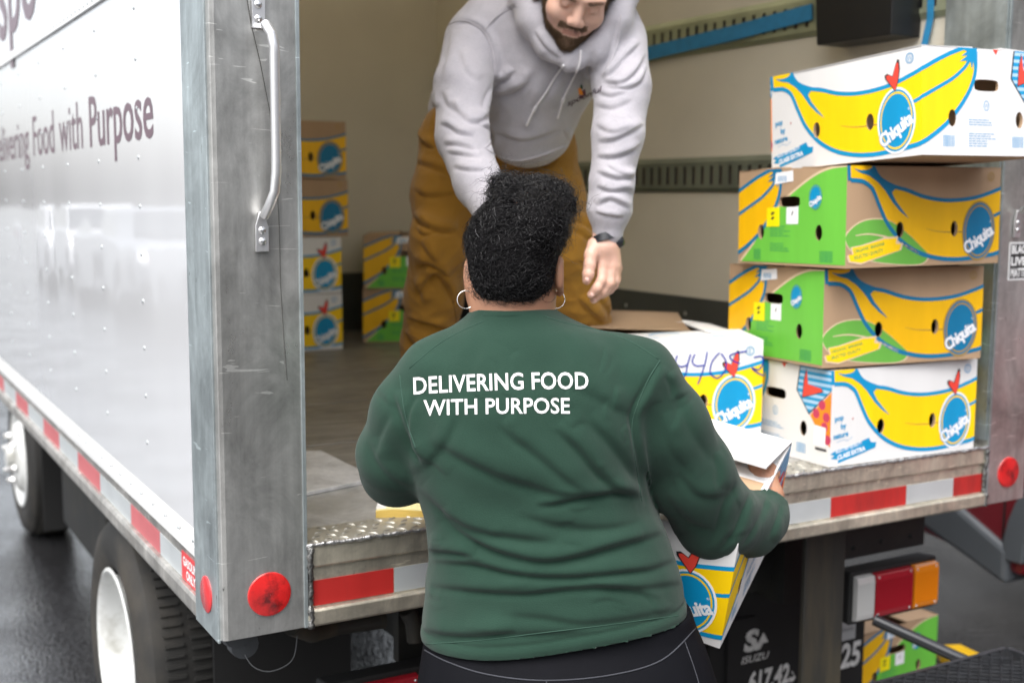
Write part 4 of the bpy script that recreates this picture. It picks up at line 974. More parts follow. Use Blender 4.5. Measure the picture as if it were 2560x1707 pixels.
def poly_dist(p, pts):
    """signed distance (left positive) and position 0..1 of 2D points p to a polyline"""
    pts = np.array(pts, float); best = np.full(len(p), 1e9); sg = np.zeros(len(p)); tt = np.zeros(len(p))
    seg = np.linalg.norm(np.diff(pts, axis=0), axis=1); cum = np.concatenate([[0], np.cumsum(seg)]); tot = cum[-1]
    for i in range(len(pts)-1):
        a, b = pts[i], pts[i+1]; ab = b-a; t = np.clip(((p-a)@ab)/(ab@ab), 0, 1); q = a+t[:, None]*ab; d = np.linalg.norm(p-q, axis=1); m_ = d < best
        cr = ab[0]*(p[:, 1]-a[1])-ab[1]*(p[:, 0]-a[0]); best[m_] = d[m_]; sg[m_] = np.sign(cr[m_]); tt[m_] = (cum[i]+t[m_]*seg[i])/tot
    return best*sg, tt, best
def folds(V, Q, lst, ppm_d, facing_min=.0):
    """press folds into a cloth surface. Each fold: (polyline in px of the wide view, width m, height m). Left side of travel = ridge, right side = crease"""
    N = vnormals(V, Q); W = toW(V); uv = proj(W)[:, :2]/1.08844
    cam_l = np.array([0, 0, CAM_POS[2]]); vd = cam_l-V; vd /= np.linalg.norm(vd, axis=1, keepdims=True); f = np.clip(((N*vd).sum(1)-facing_min)/.35, 0, 1)
    D = np.zeros(len(V)); ppm = FPX/ppm_d/1.08844
    for pts, w, a in lst:
        if pts[0][0] > pts[-1][0] and abs(pts[0][0]-pts[-1][0]) > abs(pts[0][1]-pts[-1][1])*.7: pts = pts[::-1]
        pts = np.array(cr_curve(pts, 5)); lo, hi = pts.min(0)-w*ppm*4, pts.max(0)+w*ppm*4
        m_ = np.nonzero(((uv > lo) & (uv < hi)).all(1) & (f > 0))[0]
        if len(m_) == 0: continue
        s_, t, ab = poly_dist(uv[m_], pts); s_ = s_/ppm; ab = ab/ppm
        tap = np.clip(np.minimum(t, 1-t)/.22, 0, 1)**.7
        g = a*(.85*np.exp(-((s_+w*.8)/(w*1.7))**2)/(1+np.exp(np.clip(s_/(w*.22), -30, 30)))-.60*np.exp(-((s_-w*.25)/(w*.75))**2)/(1+np.exp(np.clip(-s_/(w*.22), -30, 30))))*tap
        D[m_] += g*f[m_]
    return V+N*D[:, None]
def wob(V, amp, freq, seed, n=5, sharp=False, aniso=(1, 1, 1)):
    r = np.random.default_rng(seed); out = np.zeros(len(V)); P_ = V*np.array(aniso)
    wx = P_+.25/freq*np.stack([np.sin(P_@r.normal(0, freq*.7, 3)+r.uniform(0, 6)) for _ in range(3)], -1)
    for _ in range(n):
        k = r.normal(0, 1, 3); k = k/np.linalg.norm(k)*freq*r.uniform(.6, 1.7); s_ = np.sin(wx@k*2*PI/6.28+r.uniform(0, 6.28))
        out += (1-np.abs(s_)*2) if sharp else s_
    return amp*out/n
def field_obj(name, V, Q, m_, parent, off, mi=None, smooth_=True):
    W = toW(V)-np.array(off); me = bpy.data.meshes.new(name); nv, nq = len(W), len(Q)
    me.vertices.add(nv); me.vertices.foreach_set('co', W.astype(np.float32).ravel()); me.loops.add(nq*4); me.loops.foreach_set('vertex_index', Q.astype(np.int32).ravel())
    me.polygons.add(nq); me.polygons.foreach_set('loop_start', np.arange(0, nq*4, 4, dtype=np.int32)); me.polygons.foreach_set('loop_total', np.full(nq, 4, dtype=np.int32))
    for x in (m_ if isinstance(m_, (list, tuple)) else [m_]): me.materials.append(x)
    if mi is not None: me.polygons.foreach_set('material_index', mi.astype(np.int32))
    me.polygons.foreach_set('use_smooth', np.ones(nq, bool)); me.update(calc_edges=True); me.validate()
    o = bpy.data.objects.new(name, me); COL.objects.link(o)
    if parent is not None: o.parent = parent
    return o
def strands(curves, rads, name, m_, parent, off, kind='stuff'):
    """curves: (n, k, 3) local-frame polylines -> three-sided tubes in one mesh"""
    C_ = toW(curves)-np.array(off); n, k, _ = C_.shape
    T = np.gradient(C_, axis=1); T /= np.linalg.norm(T, axis=2, keepdims=True)+1e-12
    ref = np.array([.3, .2, .93]); A = np.cross(T, ref); A /= np.linalg.norm(A, axis=2, keepdims=True)+1e-12; B = np.cross(T, A)
    prof = np.linspace(1, .2, k)[None, :, None]*np.asarray(rads).reshape(-1, 1, 1)
    ring = [C_+prof*(math.cos(a)*A+math.sin(a)*B) for a in (0, 2.094, 4.189)]; V = np.stack(ring, 2).reshape(-1, 3)
    base = (np.arange(n)[:, None]*k+np.arange(k-1)[None, :]).reshape(-1)*3; Q = []
    for j in range(3): Q.append(np.stack([base+j, base+(j+1) % 3, base+3+(j+1) % 3, base+3+j], -1))
    Q = np.concatenate(Q); me = bpy.data.meshes.new(name); nq = len(Q)
    me.vertices.add(len(V)); me.vertices.foreach_set('co', V.astype(np.float32).ravel()); me.loops.add(nq*4); me.loops.foreach_set('vertex_index', Q.astype(np.int32).ravel())
    me.polygons.add(nq); me.polygons.foreach_set('loop_start', np.arange(0, nq*4, 4, dtype=np.int32)); me.polygons.foreach_set('loop_total', np.full(nq, 4, dtype=np.int32))
    me.materials.append(m_); me.polygons.foreach_set('use_smooth', np.ones(nq, bool)); me.update(calc_edges=True)
    o = bpy.data.objects.new(name, me); COL.objects.link(o); o.parent = parent
    if kind: o['kind'] = kind
    return o
def decal(V, Q, T, name, m_, parent, off, lift=.0009, step=.006):
    """lay flat triangles T (n,3,2) in px of the wide view on the surface facing the camera"""
    W = toW(V); bvh = BVHTree.FromPolygons([tuple(p) for p in W], [tuple(q) for q in Q.tolist()])
    out = MB(); o = Vector(CAM_POS)
    work = [np.array(t) for t in T]
    final = []
    while work:
        t = work.pop(); e = [np.linalg.norm(t[(i+1) % 3]-t[i]) for i in range(3)]; k = int(np.argmax(e))
        if e[k] > step: m_p = (t[k]+t[(k+1) % 3])/2; work.append(np.array([t[k], m_p, t[(k+2) % 3]])); work.append(np.array([m_p, t[(k+1) % 3], t[(k+2) % 3]]))
        else: final.append(t)
    cache = {}
    def hit(p):
        key = (round(p[0], 3), round(p[1], 3))
        if key not in cache:
            d = Vector(PD(p[0], p[1], 2.)-CAM_POS).normalized(); h_ = bvh.ray_cast(o, d, 8.)
            cache[key] = None if h_[0] is None else tuple(h_[0]-d*lift-Vector(off))
        return cache[key]
    for t in final:
        a = [hit(p) for p in t]
        if all(a): out.add(a, [(0, 1, 2)])
    return out.build(name, m_, parent, smooth=True)
def headframe(pos, yaw, pitch, roll, scale=1.):
    """head axes in the local frame: face looks along -y at yaw 0 (towards the camera)"""
    M = (Matrix.Rotation(yaw, 3, 'Z') @ Matrix.Rotation(roll, 3, 'Y') @ Matrix.Rotation(pitch, 3, 'X')); M = np.array(M)
    return lambda x, y, z: np.array(pos)+scale*(M@np.array([x, y, z])), M
def head_field(F, hp, M, s=1.):
    E = lambda c, r, k=.012, mode='u': F.ell(hp(*c), np.array(r)*s, k, mode, M)
    E((0, .012, .050), (.077, .097, .088)); E((0, -.015, .0), (.068, .080, .085), .02); E((0, -.035, -.045), (.054, .060, .050), .02); E((0, -.080, -.074), (.022, .022, .018), .015)
    for q in (-1, 1):
        E((q*.040, -.062, -.012), (.026, .030, .026), .015); F.cap(hp(q*.012, -.092, .040), hp(q*.046, -.078, .040), .010*s, .010*s, .010)
        E((q*.032, -.100, .018), (.017, .016, .012), .008, 's'); E((q*.031, -.082, .019), (.0125, .0125, .0125), .003)
        F.cap(hp(q*.018, -.0915, .0275), hp(q*.045, -.083, .024), .0035*s, .003*s, .003)
        E((q*.0125, -.104, -.012), (.0085, .011, .0085), .005)
        E((q*.083, .012, .003), (.009, .019, .033), .004); E((q*.088, .004, .004), (.005, .009, .018), .003, 's')
        E((q*.083, .000, -.029), (.006, .008, .010), .004)
    F.cap(hp(0, -.086, .038), hp(0, -.106, -.002), .009*s, .0115*s, .010); E((0, -.109, -.008), (.011, .0115, .010), .006)
    F.cap(hp(-.017, -.090, -.0395), hp(.017, -.090, -.0395), .0058*s, .0058*s, .005); F.cap(hp(-.015, -.089, -.0490), hp(.015, -.089, -.0490), .0068*s, .0068*s, .005)
    F.cap(hp(-.020, -.101, -.0440), hp(.020, -.101, -.0440), .0022*s, .0022*s, .003, 's')

# cloth, skin, hair materials
M_GREEN = bpy.data.materials.new('dark green cotton jersey'); M_GREEN.use_nodes = True
def _fab(m, col, col2, nscale, weave, rough=.9, sheen=.25, bump=.25, heather=0.):
    nt = m.node_tree; N = nt.nodes; Lk = nt.links; b = N['Principled BSDF']; b.inputs['Roughness'].default_value = rough; b.inputs['Specular IOR Level'].default_value = .12; b.inputs['Sheen Weight'].default_value = sheen; b.inputs['Sheen Roughness'].default_value = .55
    tc = N.new('ShaderNodeTexCoord'); n = N.new('ShaderNodeTexNoise'); n.inputs['Scale'].default_value = nscale; n.inputs['Detail'].default_value = 5; Lk.new(tc.outputs['Object'], n.inputs[0])
    n2 = N.new('ShaderNodeTexNoise'); n2.inputs['Scale'].default_value = weave; n2.inputs['Detail'].default_value = 2; n2.inputs['Roughness'].default_value = .7
    mp = N.new('ShaderNodeMapping'); mp.inputs['Scale'].default_value = (1, 1, 2.5); Lk.new(tc.outputs['Object'], mp.inputs[0]); Lk.new(mp.outputs[0], n2.inputs[0])
    ad = N.new('ShaderNodeMath'); ad.operation = 'MULTIPLY_ADD'; Lk.new(n2.outputs[0], ad.inputs[0]); ad.inputs[1].default_value = .35+heather; ad.inputs[2].default_value = 0
    a2 = N.new('ShaderNodeMath'); a2.operation = 'MULTIPLY_ADD'; Lk.new(n.outputs[0], a2.inputs[0]); a2.inputs[1].default_value = .6; Lk.new(ad.outputs[0], a2.inputs[2])
    cr = N.new('ShaderNodeValToRGB'); cr.color_ramp.elements[0].position = .25; cr.color_ramp.elements[0].color = (*col, 1); cr.color_ramp.elements[1].position = .75; cr.color_ramp.elements[1].color = (*col2, 1); Lk.new(a2.outputs[0], cr.inputs[0]); Lk.new(cr.outputs[0], b.inputs['Base Color'])
    bp = N.new('ShaderNodeBump'); bp.inputs['Strength'].default_value = bump; bp.inputs['Distance'].default_value = .0015; Lk.new(n2.outputs[0], bp.inputs['Height']); Lk.new(bp.outputs[0], b.inputs['Normal'])
_fab(M_GREEN, (.0122, .034, .023), (.0185, .047, .0325), 12, 330, .9, .10, .5)
M_GREY = bpy.data.materials.new('heather grey fleece'); M_GREY.use_nodes = True; _fab(M_GREY, (.30, .29, .322), (.46, .44, .475), 14, 260, .9, .3, .4, .2)
M_TAN = bpy.data.materials.new('brown canvas'); M_TAN.use_nodes = True; _fab(M_TAN, (.24, .115, .013), (.32, .158, .020), 8, 800, .8, .15, .4)
M_LEG = bpy.data.materials.new('charcoal stretch knit'); M_LEG.use_nodes = True; _fab(M_LEG, (.004, .0042, .0055), (.0065, .0068, .009), 10, 900, .7, .0, .25); M_LEG.node_tree.nodes['Principled BSDF'].inputs['Specular IOR Level'].default_value = .07
M_SKIN = mat('warm brown skin', (.38, .19, .115), .5, var=.10, vscale=25, bump=.08, bscale=300, subsurf=.12)
M_SKINL = mat('fair skin', (.60, .365, .28), .48, var=.16, vscale=22, bump=.08, bscale=260, subsurf=.15)
M_HAIR = bpy.data.materials.new('black curly hair'); M_HAIR.use_nodes = True
_b = M_HAIR.node_tree.nodes['Principled BSDF']; _b.inputs['Base Color'].default_value = (.008, .0072, .008, 1); _b.inputs['Roughness'].default_value = .33; _b.inputs['Specular IOR Level'].default_value = .5
M_HAIRB = mat('hair mass', (.006, .0055, .006), .85, var=.3, vscale=90, spec=.1)
M_BEARD = mat('brown beard hair', (.10, .058, .027), .5, var=.25, vscale=60)
M_BROWH = mat('dark short hair', (.022, .015, .010), .5, var=.2)
M_WTXT = mat('white shirt print', (.64, .62, .63), .7, var=.05, vscale=60, bump=.1, bscale=400)
M_SILV = mat('silver', (.75, .74, .72), .2, 1., var=.05)
M_LIP = mat('lips', (.46, .22, .17), .45, var=.08, vscale=80)
# ------------------------------------------------------------------ the woman
woff = toW(np.array([LP(1230, 900, 2.12)[0], 2.12, 0.0])); woff = np.array([woff[0], woff[1], GZ])
D0 = 2.12
def rowsz(rows, d=D0):
    zs, cx, a, = [], [], []
    for v, l, r in rows:
        p, q = LP(l, v, d), LP(r, v, d); zs.append(p[2]); cx.append((p[0]+q[0])/2); a.append((q[0]-p[0])/2)
    return zs, cx, a
# skin: head, neck, hidden trunk, arms and hands, legs: one surface
F = Field(*[f_(np.array([LP(760, 1700, 2.1), LP(1900, 380, 2.1)]), axis=0)+s_ for f_, s_ in ((np.min, np.array([0, -.25, -.85])), (np.max, np.array([0, .55, .05])))], .006)
hp, HM = headframe(LP(1184, 634, 2.150), PI-.22, .14, .03)
head_field(F, hp, HM, 1.0)
F.chain([(LP(1176, 770, 2.155), .072), (LP(1174, 700, 2.15), .0665), (LP(1180, 640, 2.15), .060)], .03)
zs, cx, a = rowsz([(745, 1120, 1270), (800, 1020, 1400), (880, 950, 1470), (1085, 975, 1445), (1200, 1000, 1490), (1290, 1005, 1525), (1440, 990, 1560), (1560, 985, 1600)])
F.stack(zs, cx, [2.14]*8, a, [.06, .09, .11, .12, .13, .135, .14, .14], .03)
sk_l = [(LP(1010, 862, 2.11), .048), (LP(945, 945, 2.12), .050), (LP(908, 1050, 2.16), .046), (LP(985, 1085, 2.42), .034), (LP(1040, 1075, 2.50), .026)]
sk_r = [(LP(1470, 865, 2.12), .050), (LP(1540, 985, 2.15), .052), (LP(1650, 1180, 2.26), .045), (LP(1745, 1180, 2.36), .036), (LP(1772, 1140, 2.40), .028)]
F.chain(sk_l, .02); F.chain(sk_r, .02)
# legs
hipz = LP(1290, 1560, 2.12)
for q in (-1, 1):
    x0 = hipz[0]+q*.095
    F.chain([((x0, 2.14, .76), .105), ((x0, 2.13, .42), .062), ((x0, 2.17, .24), .055), ((x0, 2.16, GZ+.08), .038)], .03); F.cap((x0, 2.17, GZ+.045), (x0+q*.02, 2.33, GZ+.035), .038, .030, .02)
V, Q = F.mesh(); V = smooth(V, Q, 2)
# hands, meshed finer and joined to the same surface by overlapping at the wrist
def hand(points, h=.0028):
    """points: list of chains [(LP, r), ...]"""
    al = np.array([p for c in points for p, _ in c]); G = Field(al.min(0)-.035, al.max(0)+.035, h)
    for c in points: G.chain(c, .006)
    v, q = G.mesh(); return smooth(v, q, 1, .4), q
def join(parts):
    Vs, Qs, o = [], [], 0
    for v, q in parts: Vs.append(v); Qs.append(q+o); o += len(v)
    return np.concatenate(Vs), np.concatenate(Qs)
wr_ = LP(1771, 1138, 2.402)
def o3(x, y, z): return wr_+np.array([x, y, z])
rh = [[(wr_, .027), (o3(-.008, .020, .024), .025)], [(o3(-.004, .022, .026), .022), (o3(.002, .042, .042), .019)],
      [(o3(-.010, .008, .020), .016), (o3(-.024, .012, .036), .0125), (o3(-.030, .022, .050), .0105), (o3(-.034, .034, .058), .009)],
      [(o3(-.010, .040, .044), .011), (o3(-.014, .066, .056), .0098), (o3(-.016, .090, .050), .0088), (o3(-.016, .102, .034), .0075)],
      [(o3(-.001, .044, .044), .011), (o3(-.002, .072, .054), .0098), (o3(-.003, .096, .046), .0088), (o3(-.003, .106, .028), .0075)],
      [(o3(.009, .044, .040), .0105), (o3(.011, .070, .048), .0092), (o3(.012, .092, .040), .0083), (o3(.012, .100, .024), .0072)],
      [(o3(.017, .040, .034), .0095), (o3(.021, .060, .040), .0083), (o3(.023, .076, .034), .0074), (o3(.023, .084, .020), .0064)]]
lw = LP(1040, 1075, 2.50)
def o4(x, y, z): return lw+np.array([x, y, z])
lh = [[(lw, .026), (o4(.03, .03, .0), .023)]]+[[(o4(.03, .03+dy, dz), .014), (o4(.075, .035+dy*1.2, dz-.004), .0095), (o4(.100, .030+dy*1.2, dz-.012), .0085), (o4(.112, .015+dy*1.2, dz-.016), .0075)] for dy, dz in ((-.024, .008), (-.008, .010), (.010, .008), (.026, .002))]+[[(o4(.012, .0, .012), .014), (o4(.035, -.035, .022), .010), (o4(.055, -.05, .022), .0085)]]
V, Q = join([(V, Q), hand(rh), hand(lh)])
woman = field_obj('person', V, Q, M_SKIN, None, woff); woman.location = woff
tag(woman, 'woman with curly black hair seen from behind in a dark green lettered shirt', 'person')
# shirt
F = Field(LP(760, 1560, 2.1)+np.array([0, -.25, -.05]), LP(1900, 690, 2.1)+np.array([0, .50, .06]), .0068)
rows = [(706, 1092, 1260), (724, 1080, 1280), (748, 1046, 1345), (775, 1000, 1425), (830, 945, 1490), (890, 920, 1502), (950, 912, 1495), (1020, 925, 1484), (1085, 943, 1476), (1145, 960, 1492), (1200, 975, 1524), (1290, 984, 1556), (1350, 974, 1570), (1440, 966, 1587), (1500, 968, 1596), (1540, 968, 1600)]
zs, cx, a = rowsz(rows)
dep = [2.150, 2.150, 2.145, 2.14, 2.135, 2.13, 2.13, 2.13, 2.135, 2.14, 2.14, 2.14, 2.14, 2.14, 2.14, 2.14]
bb = [.080, .084, .092, .102, .118, .135, .145, .150, .150, .150, .153, .160, .165, .168, .170, .170]
F.stack(zs, cx, dep, a, bb, .03, 2.25)
F.chain([(LP(1040, 836, 2.125), .056), (LP(1006, 866, 2.115), .066), (LP(946, 948, 2.125), .070), (LP(909, 1045, 2.155), .068), (LP(910, 1080, 2.195), .063), (LP(975, 1092, 2.36), .050), (LP(1015, 1085, 2.44), .036)], .022)
F.chain([(LP(1410, 838, 2.125), .058), (LP(1462, 868, 2.12), .070), (LP(1528, 978, 2.145), .076), (LP(1585, 1085, 2.185), .078), (LP(1640, 1186, 2.25), .078), (LP(1722, 1203, 2.33), .062), (LP(1750, 1186, 2.362), .050), (LP(1771, 1142, 2.398), .041)], .022)
V, Q = F.mesh()
# cut at hem and neckline
hl_, hr_ = LP(970, 1496, 2.05), LP(1600, 1430, 2.05)
def hem_z(x): return hl_[2]+(x-hl_[0])*(hr_[2]-hl_[2])/(hr_[0]-hl_[0])-.004*np.sin((x-hl_[0])*14)
V = smooth(V, Q, 3); V, Q = subdiv(V, Q); V = smooth(V, Q, 1, .5)
m_ = V[:, 2] < hem_z(V[:, 0])
wc0 = LP(1764, 1158, 2.386); wax = LP(1771, 1138, 2.402)-LP(1750, 1186, 2.362); wax /= np.linalg.norm(wax); m_ |= (((V-wc0)@wax) > 0) & (np.linalg.norm(V-wc0, axis=1) < .085)
keep = ~(m_[Q].all(1)); 
nc = LP(1176, 705, 2.15)
inn = (np.hypot((V[:, 0]-nc[0])/.069, (V[:, 1]-nc[1])/.072) < 1) & (V[:, 2] > LP(1186, 745, 2.15)[2]); keep &= ~(inn[Q].all(1))
Q = Q[keep]; used, inv = np.unique(Q, return_inverse=True); Q = inv.reshape(Q.shape); V = V[used]
low = V[:, 2] < hem_z(V[:, 0]); V[low, 2] = hem_z(V[low, 0])
cp = lambda pts: [((p[0]/2.352+760)/1.08844, (p[1]/2.352+1060)/1.08844) for p in pts]
FL = [
 (cp([(1990, 440), (1900, 405), (1790, 405), (1640, 430), (1480, 462), (1360, 470)]), .010, .0080),
 (cp([(1480, 20), (1600, 130), (1740, 290), (1850, 390), (1950, 420)]), .012, .0075),
 (cp([(1160, 0), (1260, 90), (1400, 200), (1560, 330), (1680, 400)]), .014, .0055),
 (cp([(1760, 405), (1500, 400), (1300, 345), (1080, 270), (900, 180), (740, 90)]), .016, .0065),
 (cp([(1500, 690), (1260, 660), (1050, 620), (900, 560), (780, 470), (680, 380)]), .015, .0080),
 (cp([(2130, 630), (1960, 680), (1800, 722), (1600, 775), (1400, 800), (1200, 762), (1040, 700), (880, 600), (800, 520)]), .012, .0095),
 (cp([(1980, 560), (1800, 600), (1600, 600), (1400, 560), (1250, 520)]), .014, .0045),
 (cp([(1010, 770), (900, 752), (780, 742), (700, 742)]), .009, .0065),
 (cp([(2190, 790), (2040, 845), (1850, 868), (1600, 890), (1400, 892), (1200, 868), (1000, 820), (740, 808)]), .0095, .0075),
 (cp([(2100, 1030), (1900, 965), (1600, 962), (1300, 990), (1000, 975), (730, 945)]), .010, .0065),
 (cp([(2240, 930), (2050, 950), (1850, 960), (1650, 935)]), .010, .0035),
 (cp([(1250, 1215), (1050, 1240), (850, 1235), (690, 1205)]), .010, .0060),
 (cp([(2200, 1085), (1900, 1140), (1650, 1165), (1400, 1130), (1150, 1110)]), .012, .0035),
 (cp([(1700, 1215), (1400, 1225), (1150, 1225), (950, 1200)]), .012, .0032),
 ([(905, 900), (925, 960), (950, 1025), (985, 1060)], .010, .0060),
 ([(965, 905), (945, 950), (948, 1010), (975, 1075)], .008, .0042),
 ([(940, 1090), (985, 1060), (1030, 1000), (1050, 940)], .014, .0035),
 ([(1518, 835), (1480, 900), (1455, 950), (1462, 1030), (1475, 1110), (1490, 1160)], .008, .0065),
 ([(1350, 960), (1400, 1010), (1440, 1060), (1475, 1120)], .014, .0055),
 ([(1250, 870), (1350, 900), (1430, 940), (1470, 960)], .016, .0030),
 ([(1120, 780), (1090, 850), (1075, 920)], .022, .0022), ([(1290, 760), (1330, 830), (1350, 900)], .022, .0022),
 ([(1560, 900), (1590, 980), (1640, 1060)], .014, .0028), ([(1520, 950), (1545, 1030), (1600, 1100)], .014, .0030),
 ([(1700, 1110), (1668, 1160), (1650, 1220), (1625, 1262)], .009, .0050), ([(1735, 1120), (1712, 1170), (1690, 1220), (1655, 1268)], .008, .0050),
 ([(1768, 1132), (1752, 1180), (1728, 1225), (1700, 1262)], .007, .0045), ([(1795, 1160), (1785, 1200), (1768, 1240)], .007, .0038),
 ([(1560, 1080), (1600, 1130), (1640, 1140), (1670, 1130)], .012, .0042), ([(1530, 1130), (1580, 1190), (1640, 1215)], .013, .0038),
 ([(1640, 1040), (1655, 1080), (1650, 1120)], .010, .0034), ([(1500, 1120), (1520, 1180), (1550, 1240)], .010, .0030),
 ([(850, 1010), (870, 1060), (905, 1100), (950, 1120)], .012, .0040), ([(905, 950), (880, 1000), (870, 1050)], .012, .0030),
 ([(1530, 860), (1545, 885), (1548, 915)], .008, .0035), ([(1190, 1300), (1300, 1315), (1450, 1300)], .02, .0020)]
V = V+vnormals(V, Q)*(wob(V, .0020, 40, 3, 6, aniso=(1, 1, 1.6))+wob(V, .0006, 110, 5, 6))[:, None]
rf = random.Random(12); FINE = []
for _ in range(60):
    u0, v0 = rf.uniform(860, 1720), rf.uniform(760, 1440); L_ = rf.uniform(25, 90)
    if v0 < 1000: ang = (rf.gauss(.9, .4) if u0 < 1180 else rf.gauss(-.9+PI, .4))
    elif v0 < 1160: ang = rf.gauss(.45, .35) if u0 < 1400 else rf.gauss(1.9, .5)
    else: ang = rf.gauss(.05, .22)
    c_, s_ = math.cos(ang), math.sin(ang); b_ = rf.gauss(0, .12)*L_
    FINE.append(([(u0-c_*L_/2, v0-s_*L_/2), (u0-s_*b_, v0+c_*b_), (u0+c_*L_/2, v0+s_*L_/2)], rf.uniform(.005, .009), rf.uniform(.0008, .0019)))
V = folds(V, Q, [(p_, w_, a_*1.25) for p_, w_, a_ in FL]+FINE, 2.03)
# hem band and collar thickness
N_ = vnormals(V, Q); hz = V[:, 2]-hem_z(V[:, 0]); V = V+N_*((.0022*np.exp(-((hz-.010)/.008)**2)-.0022*np.exp(-((hz-.023)/.0022)**2))*1.)[:, None]
shirt = field_obj('shirt', V, Q, M_GREEN, woman, woff)
sm_ = shirt.modifiers.new('thickness', 'SOLIDIFY'); sm_.thickness = .0022; sm_.offset = -1
SV, SQ = V, Q
def seam(pts, r, name='seam', m_=M_GREEN, d_=2., VV=None, QQ=None, par=None, off=None, lift=.0004):
    VV = SV if VV is None else VV; QQ = SQ if QQ is None else QQ; off = woff if off is None else off
    W = toW(VV); bvh = BVHTree.FromPolygons([tuple(p) for p in W], [tuple(q) for q in QQ.tolist()]); o = Vector(CAM_POS); out = []
    for p in cr_curve(pts, 8):
        d = Vector(PD(p[0], p[1], 2.)-CAM_POS).normalized(); h_ = bvh.ray_cast(o, d, 8.)
        if h_[0] is not None: out.append(np.array(h_[0]-d*lift)-np.array(off))
    if len(out) > 2: return MB().tube(out, r, 6).build(name, m_, par or woman, smooth=True)
M_GRND = mat('dark green seam', (.022, .060, .042), .9)
seam([(1516, 828), (1490, 870), (1466, 925), (1452, 975), (1455, 1030), (1466, 1100), (1474, 1150)], .0011, m_=M_GRND)
seam([(918, 862), (925, 920), (935, 970), (955, 1030)], .0011, m_=M_GRND)
seam([(1250, 726), (1300, 742), (1380, 760), (1450, 785), (1512, 824)], .0010, m_=M_GRND); seam([(1110, 738), (1060, 760), (1000, 795), (940, 846)], .0010, m_=M_GRND)
seam([(978, 1478), (1100, 1470), (1250, 1452), (1400, 1434), (1590, 1408)], .0009, m_=M_GRND)
cpts = []
for k in range(41):
    a_ = 2*PI*k/40; cpts.append(toW(np.array([nc[0]+.0735*math.cos(a_), nc[1]+.076*math.sin(a_), LP(1186, 727, 2.15)[2]+.009-.010*(math.cos(a_))**2-.018*max(0, math.sin(a_))]))-woff)
MB().tube(cpts, .0085, 8, flat=1.).build('collar', M_GREEN, woman, smooth=True)
# lettering across the back
def txt_px(st, x0, y0, x1, y1, h, bold, arc=0.):
    T, w = text_tris(st, bold, 0, 1.02); sx = math.hypot(x1-x0, y1-y0)/w; dx, dy = (x1-x0)/math.hypot(x1-x0, y1-y0), (y1-y0)/math.hypot(x1-x0, y1-y0)
    tx, ty = T[..., 0]*sx, T[..., 1]*h; bend = arc*((T[..., 0]/w-.5)**2)*4
    return np.stack([x0+tx*dx+ty*dy, y0+tx*dy-ty*dx+bend], -1)
decal(SV, SQ, txt_px('DELIVERING FOOD', 950, 901, 1352, 889, 39, .022, 4.), 'back_print', M_WTXT, woman, woff, step=7.)
decal(SV, SQ, txt_px('WITH PURPOSE', 973, 952, 1309, 947, 36, .022, 2.), 'back_print', M_WTXT, woman, woff, step=7.)
# leggings
F = Field(np.array([hipz[0]-.30, 1.90, .0]), np.array([hipz[0]+.32, 2.42, .96]), .0075)
rows2 = [(1400, 985, 1592), (1440, 978, 1598), (1500, 968, 1622), (1568, 958, 1650), (1640, 950, 1668), (1720, 955, 1664)]
zs, cx, a = rowsz(rows2); F.stack(zs, cx, [2.14, 2.14, 2.13, 2.12, 2.12, 2.13], a, [.150, .158, .172, .185, .185, .16], .03, 2.2)
for q in (-1, 1):
    x0 = cx[-1]+q*.118; F.chain([((x0, 2.13, .74), .118), ((x0-q*.005, 2.13, .42), .074), ((x0-q*.01, 2.17, .26), .066), ((x0-q*.012, 2.16, .05), .043)], .035)
V, Q = F.mesh(); V = smooth(V, Q, 2)
leg = field_obj('leggings', V, Q, M_LEG, woman, woff); LV, LQ = V, Q
sk_ = dict(m_=mat('grey stitching', (.03, .032, .04), .8), VV=LV, QQ=LQ)
seam([(975, 1492), (1030, 1520), (1120, 1548), (1250, 1562), (1400, 1550), (1520, 1515), (1598, 1442)], .0014, **sk_); seam([(1255, 1562), (1256, 1585), (1257, 1620)], .0011, **sk_); seam([(1572, 1470), (1590, 1520), (1605, 1568), (1612, 1610)], .0011, **sk_)
for q in (-1, 1):
    x0 = cx[-1]+q*.106; s5 = Field(np.array([x0-.09, 2.02, GZ-.02]), np.array([x0+.09, 2.45, GZ+.16]), .006); s5.cap((x0, 2.14, GZ+.05), (x0+q*.01, 2.34, GZ+.035), .045, .038, .02); s5.cap((x0, 2.15, GZ+.10), (x0, 2.15, GZ+.05), .042, .045, .02)
    v, qq = s5.mesh(); v[:, 2] = np.maximum(v[:, 2], GZ+.001); field_obj('shoe', smooth(v, qq, 1), qq, M_BLK, woman, woff)
# earrings
for (u, v, d) in ((1070, 688, 2.13), (1278, 688, 2.165)):
    c = LP(u, v, d); pts = [toW(c+np.array([.0150*math.cos(t), .004*math.sin(t+.4), .0155*math.sin(t)]))-woff for t in np.linspace(0, 2*PI, 31)]
    MB().tube(pts, .00085, 6).build('earring', M_SILV, woman, smooth=True)
